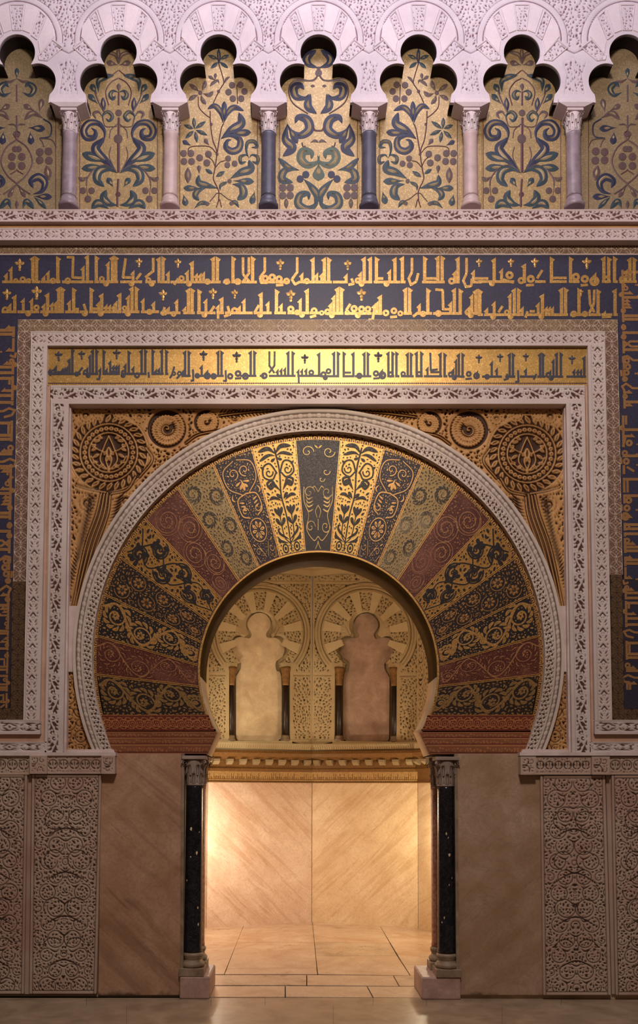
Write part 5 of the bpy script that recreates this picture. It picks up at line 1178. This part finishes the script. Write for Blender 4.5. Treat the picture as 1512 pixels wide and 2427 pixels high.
LAc = """d;G2;140;562,1870 562,2080|s;P;40;562,770 562,860|o;P;40;562,840"""
LDm = """c;T;80;320,880 420,915 470,830 400,765 350,810|c;P;36;250,700 330,740 400,730|d;P;75;470,1115 335,1040|d;P;80;540,1140 575,960|c;P;75;590,1215 450,1150 345,1235|c;P;24;245,1350 280,1300 360,1300|d;B;90;395,1340 615,1355|d;B;90;420,1390 435,1560|s;N;20;590,1225 690,1300 680,1450 540,1480|s;P;16;540,1480 580,1530 600,1590|s;P;16;540,1480 700,1500 760,1600|o;P;52;545,1660|o;P;52;660,1650|o;P;52;545,1765|o;P;52;665,1770|l;P;100;635,1830 665,2030|s;P;22;250,1500 380,1600 450,1780 380,1950 240,2080|o;P;52;310,1720|o;P;52;310,1840|o;P;40;270,1620|s;m;14;245,1380 290,1420 245,1500|s;m;14;330,1950 250,1900 245,1880|c;B;105;455,2210 570,2170 610,2060 530,1985 430,2040 460,2130|d;B;85;470,2240 705,2245|c;T;60;470,2250 530,2300 630,2400|s;P;22;240,2080 330,2150 420,2210|d;P;60;262,2110 360,2250|c;T;75;320,2400 370,2300 470,2400"""
LDc = """s;P;24;245,1180 245,1370|s;P;24;245,780 245,1000|o;P;34;245,1430|l;P;50;245,2290 245,2400|d;T;60;245,700 245,560"""
COLS = {'B': 'leaf_navy', 'N': 'leaf_navy', 'T': 'leaf_teal', 'G': 'leaf_teal', 'G2': 'leaf_green', 'P': 'leaf_plum', 'm': 'stem', 'l': 'leaf_plum'}
NAMES = {'s': 'stem', 'o': 'berry', 'c': 'leaf', 'd': 'leaf', 'l': 'petal'}
_mo = {}
def motif(parent, spec, ox, oy, k, cx_src, cx_dst, mir):
    """one inlaid leaf, berry or stem"""
    sh, colr, w, pts = spec.split(';'); w = float(w) / k
    P = [tuple(map(float, p.split(','))) for p in pts.split()]
    P = [((cx_src + (-1 if mir else 1) * (x - cx_src)), y) for x, y in P]
    P = [(ox + x / k + (cx_dst - (ox + cx_src / k)), oy + y / k) for x, y in P]
    b = MB()
    if sh == 'o': b.disc(P[0][0], P[0][1], w, WP, .002, 12)
    else: b.ribbon(P, w, sh, WP, .0016, True, 3 if sh != 's' else 5)
    o = fixn(b.build(NAMES[sh], M[COLS[colr]], parent))
    if sh in 'cdl' and w > 8:   # paler core of tesserae
        b = MB(); C, R = stroke(P, w, sh, 3); n = len(C)
        if n > 8:
            Q = C[int(n * .3):int(n * .85)]
            if len(Q) > 3: b.ribbon([tuple(q) for q in Q[::3]], w * .34, 'l', WP, .0042, True, 3); fixn(b.build('pale_core', M['leaf_light'], o_parent(o)))
    return o
def o_parent(o): return o
def gold_panel(k, label, designs, kx=None):
    cx = ARC[k]; root = empty('arcade_mosaic', tuple(WP(cx, 500)), label, 'mosaic', 'gold mosaic panels of the upper arcade')
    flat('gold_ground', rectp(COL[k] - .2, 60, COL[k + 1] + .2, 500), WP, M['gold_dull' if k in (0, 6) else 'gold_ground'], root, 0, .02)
    for s in (-1, 1):
        for q, wd, mt in ((92, 1.6, 'stem'), (95.5, 1.5, 'leaf_light')):
            b = MB(); x = cx + s * q; b.ribbon([(x - s * 7, 272), (x, 286), (x, 300)], wd, 's', WP, .0015, True, 6); b.ribbon([(x, 300), (x, 500)], wd, 's', WP, .0015, True, 300); fixn(b.build('border_line', M[mt], root))
    for txt, ox, oy, kk, cs, mirrors in designs:
        for sp in txt.split('|'):
            for m_ in mirrors: motif(root, sp, ox, oy, kk, cs, cx, m_)
A_ = [(LAm, 640, 0, 4.854, 562, (0, 1)), (LAc, 640, 0, 4.854, 562, (0,))]
Cc_ = [(LCm, 180, 80, 5.78, 605, (0, 1)), (LCc, 180, 80, 5.78, 605, (0,))]
D_ = [(LDm, 0, 60, 5.52, 245, (0, 1)), (LDc, 0, 60, 5.52, 245, (0,))]
gold_panel(0, 'dusky gold mosaic panel with ovals, leftmost, cut by the photo edge', D_)
gold_panel(1, 'gold mosaic panel with symmetrical blue acanthus scrolls, glinting at its top, second from the left', Cc_)
gold_panel(2, 'gold mosaic panel with a branching plant whose star flower tops it, third from the left', [(LB, 420, 80, 5.78, 570, (0,))])
gold_panel(3, 'gold mosaic panel with green heart scroll and blue curls, in the middle', A_)
gold_panel(4, 'gold mosaic panel with a mirrored branching plant, third from the right', [(LB, 420, 80, 5.78, 570, (1,))])
gold_panel(5, 'dull gold mosaic panel with symmetrical blue acanthus scrolls, second from the right', Cc_)
gold_panel(6, 'dark dusty mosaic panel with ovals, rightmost, cut by the photo edge', D_)
# ------------------------------------------------------------------ the octagonal niche behind the arch
XC = .023; YC = 2.405; RO_ = 1.855
vt = lambda deg: np.array([XC + RO_ * math.sin(math.radians(deg)), YC + RO_ * math.cos(math.radians(deg)), 0])
def nplane(a, b):  # plane through two vertices, normal pointing outward (into the wall)
    d = b - a; n = np.array([d[1], -d[0], 0]); n /= np.linalg.norm(n); mid = (a + b) / 2 - [XC, YC, 0]
    if n @ mid < 0: n = -n
    return Plane(a, n)
NL = nplane(vt(-45), vt(0)); NR = nplane(vt(0), vt(45))
def wallbox(name, a, b, z0, z1, mat, label, th=.12, off=0.0):
    pl = nplane(a, b); n = pl.n; P = [a + n * off, b + n * off, b + n * (off + th), a + n * (off + th)]
    V = [(p[0], p[1], z) for z in (z0, z1) for p in P]
    m_ = MB(); m_.add(V, [(3, 2, 1, 0), (4, 5, 6, 7), (0, 1, 5, 4), (1, 2, 6, 5), (2, 3, 7, 6), (3, 0, 4, 7)])
    o = fixn(m_.build(name, mat)); return tag(o, label, 'wall', kind='structure')
RVX = [vt(-90), vt(-45), vt(0), vt(45), vt(90)]
zm = float(NR(741, 1856)[2]); ztb = float(NR(741, 1829)[2]); zbr = float(NR(741, 1790)[2]); zsill = float(NR(741, 1769)[2]); ztop = 4.95
wallbox('wall_back_left', vt(-45), vt(0), 0, zm, M['niche_marble_l'], 'tall pale marble slab on the left of the back of the niche')
wallbox('wall_back_right', vt(0), vt(45), 0, zm, M['niche_marble_r'], 'tall pale marble slab on the right of the back of the niche')
wallbox('wall_side_left', vt(-90), vt(-45), 0, zm, M['niche_marble_l'], 'marble slab on the far left side of the niche')
wallbox('wall_side_right', vt(45), vt(90), 0, zm, M['niche_marble_r'], 'narrow visible marble slab at the right side of the niche')
for s, a, b_ in (('left', vt(-90), np.array([-1.25, .9, 0])), ('right', vt(90), np.array([1.30, .9, 0]))):
    wallbox('wall_flank_' + s, a, b_, 0, ztop, M['niche_marble_l'], 'marble flank wall just inside the doorway on the ' + s)
    c_ = np.array([-1.0 if s == 'left' else 1.05, .565, 0]); wallbox('wall_return_' + s, b_, c_, 0, ztop, M['niche_marble_r'], 'short marble return behind the %s jamb' % s, .06)
for k, lab in ((1, 'left'), (2, 'middle'), (3, 'right')):   # mortar line in each folded corner
    v_ = RVX[k]; boxo('corner_joint', (v_[0] - .0015, v_[1] - .006, 0), (v_[0] + .0015, v_[1] + .001, zm), M['base'], None)
    tag(bpy.data.objects['corner_joint' + ('' if k == 1 else '.%03d' % (k - 1))], 'thin dark joint in the %s corner of the niche marble' % lab, 'trim', kind='structure')
# upper walls
wallbox('wall_upper_side_left', vt(-90), vt(-45), zm, ztop, M['niche_plain'], 'stucco wall above the marble on the far left of the niche')
wallbox('wall_upper_back_left', vt(-45), vt(0), zm, ztop, M['niche_plain'], 'stucco masonry behind the left blind arch', .12, .165)
wallbox('wall_upper_back_right', vt(0), vt(45), zm, ztop, M['niche_plain'], 'stucco masonry behind the right blind arch', .12, .165)
wallbox('wall_upper_side_right', vt(45), vt(90), zm, ztop, M['niche_plain'], 'stucco wall above the marble on the right side of the niche', .12, .08)
V = [tuple(vt(d)[:2]) + (ztop,) for d in (-90, -45, 0, 45, 90)] + [(1.9, .57, ztop), (-1.9, .57, ztop)]
m_ = MB(); m_.add(V + [(x, y, z + .1) for x, y, z in V], [tuple(range(7)), tuple(range(13, 6, -1))] + [(i, (i + 1) % 7, 7 + (i + 1) % 7, 7 + i) for i in range(7)])
tag(fixn(m_.build('ceiling', M['niche_plain'])), 'flat stucco ceiling over the niche, out of sight behind the arch', 'ceiling', kind='structure')

# mouldings that run round the niche: profile swept along the vertices
def sweep(name, verts, prof, mat, parent):
    """prof = [(inward offset, z)]"""
    n = len(verts); m = len(prof); V = []
    for v_ in verts:
        d = np.array([XC, YC, 0]) - v_; d /= np.linalg.norm(d); 
        for o_, z in prof: p = v_ + d * (o_ / math.cos(math.radians(22.5))); V.append((p[0], p[1], z))
    F = [(i * m + j, i * m + j + 1, (i + 1) * m + j + 1, (i + 1) * m + j) for i in range(n - 1) for j in range(m - 1)]
    b = MB(); b.add(V, F); me = b.mesh(name, mat)
    return fixn(link(name, me, parent))
RV = [vt(-90), vt(-45), vt(0), vt(45), vt(90)]
nc = empty('niche_cornice', (XC, YC + RO_ - .1, zm), 'gilded cornice with little brackets and an inscription around the niche', 'cornice')
sweep('cornice_top', RV, [(0, zbr + .045), (.10, zbr + .045), (.115, zbr + .01), (.10, zbr - .03), (.07, zbr - .05), (.06, zbr - .07), (0, zbr - .07)], M['gold_band_niche'], nc)
sweep('bracket_bed', RV, [(0, zbr - .07), (.02, zbr - .07), (.02, ztb + .04), (.035, ztb + .03), (.035, ztb + .0), (0, ztb)], M['gold_band_niche'], nc)
sweep('frieze_bed', RV, [(.003, ztb + .01), (.003, zm)], M['gold_band_niche'], nc)
sweep('lower_bead', RV, [(0, zm + .02), (.015, zm + .015), (.015, zm), (0, zm)], M['gold_band_niche'], nc)
bm0 = None
for i in range(4):
    a, b_ = RV[i], RV[i + 1]; d = (b_ - a); L = np.linalg.norm(d); d /= L; pl = nplane(a, b_)
    for k in range(8):
        c_ = a + d * (L * (k + .5) / 8); m_ = MB(); w_ = .040
        prof = [(.02, zbr - .07), (.095, zbr - .07), (.095, zbr - .10), (.06, zbr - .125), (.03, zbr - .14), (.02, zbr - .14)]
        V = [tuple((c_ + d * s * w_ - pl.n * o_)[:2]) + (z,) for s in (-1, 1) for o_, z in prof]; m6 = 6
        m_.add(V, [tuple(range(6)), tuple(range(11, 5, -1))] + [(j, (j + 1) % 6, 6 + (j + 1) % 6, 6 + j) for j in range(6)])
        o = m_.mesh('bracket', M['niche']); o.attributes['r'].data.foreach_set('value', np.full(12, .55, np.float32)); fixn(link('bracket', o, nc))
# inscription under the brackets
for pl, x0, x1, sl in ((NL, 493, 740, -1), (NR, 740, 988, 1)):
    rng = np.random.default_rng(3); w_ = 300; c = Cv(w_, 26, 0.0)
    for x in range(4, w_ - 4, 6):
        h_ = rng.choice([6, 8, 14]); c.path([(x, 20), (x, 20 - h_)], 1.8); 
        if rng.random() < .5: c.circ(x + 2.5, 17, 2.4, 1.3)
    c.path([(0, 20), (w_, 20)], 1.8); c.H[:2] = 1; c.H[-2:] = 1
    p0 = RV[1 if sl < 0 else 2]; p1 = RV[2 if sl < 0 else 3]
    u = np.linspace(0, 1, 230)[None]; v = np.linspace(0, 1, 22)[:, None]
    P = p0[None, None] * (1 - u[..., None]) + p1[None, None] * u[..., None] + np.zeros((22, 1, 1)); P = P.copy(); P[..., 2] = (ztb) * (1 - v) + (zm + .02) * v
    H = c.at(*np.meshgrid(np.linspace(0, w_ - 2, 230), np.linspace(0, 24, 22))); P = P - pl.n * (.008 - .003 * (1 - H))[..., None]
    idx = np.arange(230 * 22).reshape(22, 230); q = np.stack([idx[:-1, :-1], idx[1:, :-1], idx[1:, 1:], idx[:-1, 1:]], -1).reshape(-1, 4)
    fixn(link('inscription', raw_mesh('inscription', P.reshape(-1, 3), q, M['gold_band_niche'], H.ravel()), nc))

# ------------------------------------------------------------------ blind arches in the upper niche
out = [(543, 1757), (543, 1574), (570, 1571), (559, 1560)] + [(571 + 24 * math.cos(math.radians(a)), 1529 + 26 * math.sin(math.radians(a))) for a in range(125, 300, 12)] + [(584, 1507)] + \
      [(619 + 36 * math.cos(math.radians(a)), 1482 + 36 * math.sin(math.radians(a))) for a in range(148, 393, 10)] + [(652, 1508)] + \
      [(664 + 26 * math.cos(math.radians(a)), 1530 + 27 * math.sin(math.radians(a))) for a in range(-120, 55, 12)] + [(680, 1562), (668, 1571), (688, 1574), (688, 1757)]
outR = resample(out, 1.7); nO = len(outR)
bx = resample([(492, 1768), (492, 1352), (740, 1352), (740, 1768)], 1); bx = bx[np.linspace(0, len(bx) - 1, nO).astype(int)]
# keep the ruling square at the corners: match outline fractions
def niche_cv():
    w, h = 250, 420; c = Cv(w, h, 1.0); rng = np.random.default_rng(12); yy_, xx_ = np.mgrid[:h, :w]; X = xx_ + 491; Y = yy_ + 1350   # px
    cx, cy = 616, 1500
    R = np.hypot(X - cx, (Y - cy)); A_ = np.degrees(np.arctan2(X - cx, cy - Y))
    fan = (R < 104) & (R > 48) & (Y < 1573)
    lob = ((np.abs(A_) + 9) % 32 < 18)
    carve = fan & lob & (R < 98) & (R > 56)
    back = (R > 122) & (Y < 1590) & (Y > 1384)
    pil = ((X < 534) | (X > 697)) & (Y > 1606) & (Y < 1752)
    top_ = (Y < 1372) & (Y > 1362); 
    c.slits(22000, 7, 2.3, swirl([(20, 60, 30), (125, 30, 30), (230, 60, 30), (20, 150, 30), (230, 160, 30), (215, 290, 30), (215, 350, 30), (20, 290, 30), (20, 350, 30)]), rng, 0, carve | back | pil | top_, .8)
    c.slits(9000, 4, 2.0, lambda x, y: rng.uniform(0, 3), rng, 0, carve | back | pil, .8)
    for r_, w_ in ((106, 2.0), (113, 1.3), (121, 2.0)): c.circ(cx - 491, cy - 1350, r_, w_, .15, 140, 400)
    m = fan & lob; ed = m ^ (np.roll(m, 1, 0) & np.roll(m, -1, 0) & np.roll(m, 1, 1) & np.roll(m, -1, 1) & m); c.H[ed] = .4
    for y in (1384, 1376, 1360): c.H[int(y - 1350):int(y - 1350) + 1] = .2
    c.H[1752 - 1350:1754 - 1350] = .5
    c.H[(Y > 1599) & (Y < 1602) & ((X < 536) | (X > 695))] = .3
    c.blur(); c.H[:, :3] = 1; c.H[:, -4:] = 1; c.H[:3] = 1; return c
NCV = niche_cv()
def blind_arch(pl, label, lab2, plmat, side_):
    root = empty('blind_arch', tuple(pl(616, 1768)), label, 'arch', 'blind arches in the niche')
    X, Y = ruled(outR, bx, 84); H = NCV.at(X - 491, Y - 1350)
    patch('carved_wall', X, Y, H, pl, M['niche'], root, .016, .004)
    P = pl(outR[:, 0], outR[:, 1]); Q = P + pl.n * .17; n = len(P); P = P + pl.n * .012
    fixn(link('reveal', raw_mesh('reveal', np.concatenate([P, Q]), np.array([(i, i + 1, n + i + 1, n + i) for i in range(n - 1)]), M['niche_plain'], np.ones(2 * n), True), root))
    plq0 = 0
    for a in range(-7, 8):   # plain voussoirs stand proud between the carved ones
        a0 = a * 32 + 9 - 0; a1 = a0 + 14
        if abs(a0 + 7) > 118: continue
        ri = 50 if abs(a0 + 7) < 50 else 58
        q = [(616 + r_ * math.sin(math.radians(t_)), 1500 - r_ * math.cos(math.radians(t_))) for r_, t_ in ((ri, a0), (101, a0), (101, a1), (ri, a1))]
        if max(y for x, y in q) > 1572: continue
        flat('voussoir', q, pl, M['niche_plain'], root, .008, .004, .8)
    flat('sill', rectp(540, 1756, 692, 1770), pl, M['niche_plain'], root, .012, .09)
    for x0, x1 in ((536, 562), (670, 694)): flat('impost', rectp(x0, 1571, x1, 1580), pl, M['niche'], root, .004, .10)
    plq = [(562, 1756), (559, 1750), (558, 1604), (566, 1592), (570, 1584), (571, 1572), (553, 1552), (549, 1530), (556, 1514), (572, 1508), (590, 1512), (596, 1500), (586, 1482), (590, 1466), (606, 1453), (626, 1453), (640, 1468), (640, 1486), (631, 1500), (634, 1510), (654, 1511), (670, 1524), (675, 1540), (670, 1556), (655, 1570), (656, 1590), (667, 1604), (668, 1700), (667, 1748), (662, 1754), (660, 1758)]
    plq = plq[:5] + [tuple(p) for p in stroke(plq[5:31], 1, 's', 3)[0]] + plq[31:]
    b2 = MB(); b2.prism(plq, Plane(pl.p0 + pl.n * .11, pl.n) if not isinstance(pl, Mirror) else Mirror(Plane(pl.pl.p0 + pl.pl.n * .11, pl.pl.n), pl.xc), 0, .05, 1.2)
    o = fixn(b2.build('alabaster_plaque', M[plmat])); tag(o, lab2, 'plaque', 'plaques filling the blind arches')
    for x in (550, 680):
        c_ = pl(x, 1700) + pl.n * .045; zs_ = [float(pl(x, y)[2]) for y in (1757, 1742, 1624, 1581)]
        rt = empty('colonnette', (c_[0], c_[1], zs_[0]), 'dark colonnette with gilded capital at the %s of the %s blind arch' % ('outer side' if x == 550 else 'inner side', side_), 'column', 'colonnettes of the blind arches')
        lathe('shaft', [(.042, zs_[1]), (.041, zs_[2])], c_, M['dark_colonnette'], rt, 16)
        lathe('capital', [(.040, zs_[2]), (.046, zs_[2] + .02), (.043, zs_[2] + .04), (.058, zs_[2] + .12), (.052, zs_[2] + .14), (.068, zs_[3] - .03), (.070, zs_[3])], c_, M['gilt_cap'], rt, 12)
        lathe('base', [(.064, zs_[0]), (.064, zs_[0] + .03), (.050, zs_[0] + .04), (.056, zs_[0] + .06), (.044, zs_[1])], c_, M['base'], rt, 16)
MR = Mirror(NL, XC)
blind_arch(NL, 'blind trefoil arch with fanned voussoirs at the back left of the niche', 'pale cream alabaster plaque, brightly lit, filling the left blind arch', 'plaque', 'left')
blind_arch(MR, 'blind trefoil arch with fanned voussoirs at the back right of the niche', 'dull pinkish grey plaque filling the right blind arch', 'plaque2', 'right')
# carved piers on the folded corners are part of the arches' walls; twisted sill and upper cornice run around
sl_ = empty('twisted_sill', (XC, YC + RO_ - .05, zsill), 'pale sill carved like a twisted cord under the blind arches', 'moulding')
sweep('sill_body', RV, [(0, zsill + .03), (.05, zsill + .03), (.065, zsill + .01), (.065, zsill - .05), (.04, zsill - .07), (0, zsill - .07)], M['niche_plain'], sl_)
b = MB()
for i in (1, 2):
    a, b_ = RV[i], RV[i + 1]; d = b_ - a; L = np.linalg.norm(d); d /= L; pl = nplane(a, b_)
    for k in range(46):
        p = a + d * (L * (k + .5) / 46) - pl.n * .066; s = 1 if i == 1 else -1
        q = [(-.010, -.040), (-.002, -.046), (.012, .0), (.006, .006)]
        b.add([tuple(p + d * s * x + np.array([0, 0, zsill + .0 + z]) - pl.n * o_) for o_ in (0, .006) for x, z in q], [(0, 1, 2, 3), (4, 5, 6, 7), (0, 4, 5, 1), (1, 5, 6, 2), (2, 6, 7, 3), (3, 7, 4, 0)])
o = fixn(b.build('cord_twists', M['niche'], sl_)); o['kind'] = 'stuff'
uc = empty('niche_top_moulding', (XC, YC + RO_ - .05, 4.5), 'stepped carved moulding above the blind arches, just under the arch soffit', 'moulding')
zt_ = float(NR(741, 1366)[2])
sweep('moulding_body', RV, [(0, zt_), (.03, zt_), (.05, zt_ + .06), (.05, zt_ + .09), (.09, zt_ + .12), (.09, zt_ + .18), (.14, zt_ + .24), (.14, ztop)], M['niche'], uc)
# side blind arch at the right, seen edge on
sr = nplane(vt(45), vt(90)); rt = empty('blind_arch', (vt(45)[0], vt(45)[1], zsill), 'sliver of a third blind arch on the right side wall of the niche', 'arch', None)
c = arabesque(60, 300, 31, 14, False, 7, 2.6); a, b_ = vt(45), vt(90); nrm = sr.n
for nm, u0, u1 in (('carved_pier', 0.0, .22), ('carved_pier', .78, 1.0)):
    u = np.linspace(u0, u1, 40)[None]; v = np.linspace(0, 1, 160)[:, None]
    P = (a[None, None] * (1 - u[..., None]) + b_[None, None] * u[..., None]) + np.zeros((160, 1, 1)); P = P.copy(); P[..., 2] = 4.55 * (1 - v) + zsill * v
    H = c.at(*np.meshgrid(np.linspace(0, 58, 40), np.linspace(0, 298, 160))); P = P + nrm * (.012 * (1 - H) - .004)[..., None]
    idx = np.arange(40 * 160).reshape(160, 40); q = np.stack([idx[:-1, :-1], idx[1:, :-1], idx[1:, 1:], idx[:-1, 1:]], -1).reshape(-1, 4)
    fixn(link(nm, raw_mesh(nm, P.reshape(-1, 3), q, M['niche'], H.ravel()), rt))
print('objects', len(bpy.data.objects), 'tris', sum(len(m.loops) - 2 * len(m.polygons) for m in bpy.data.meshes))
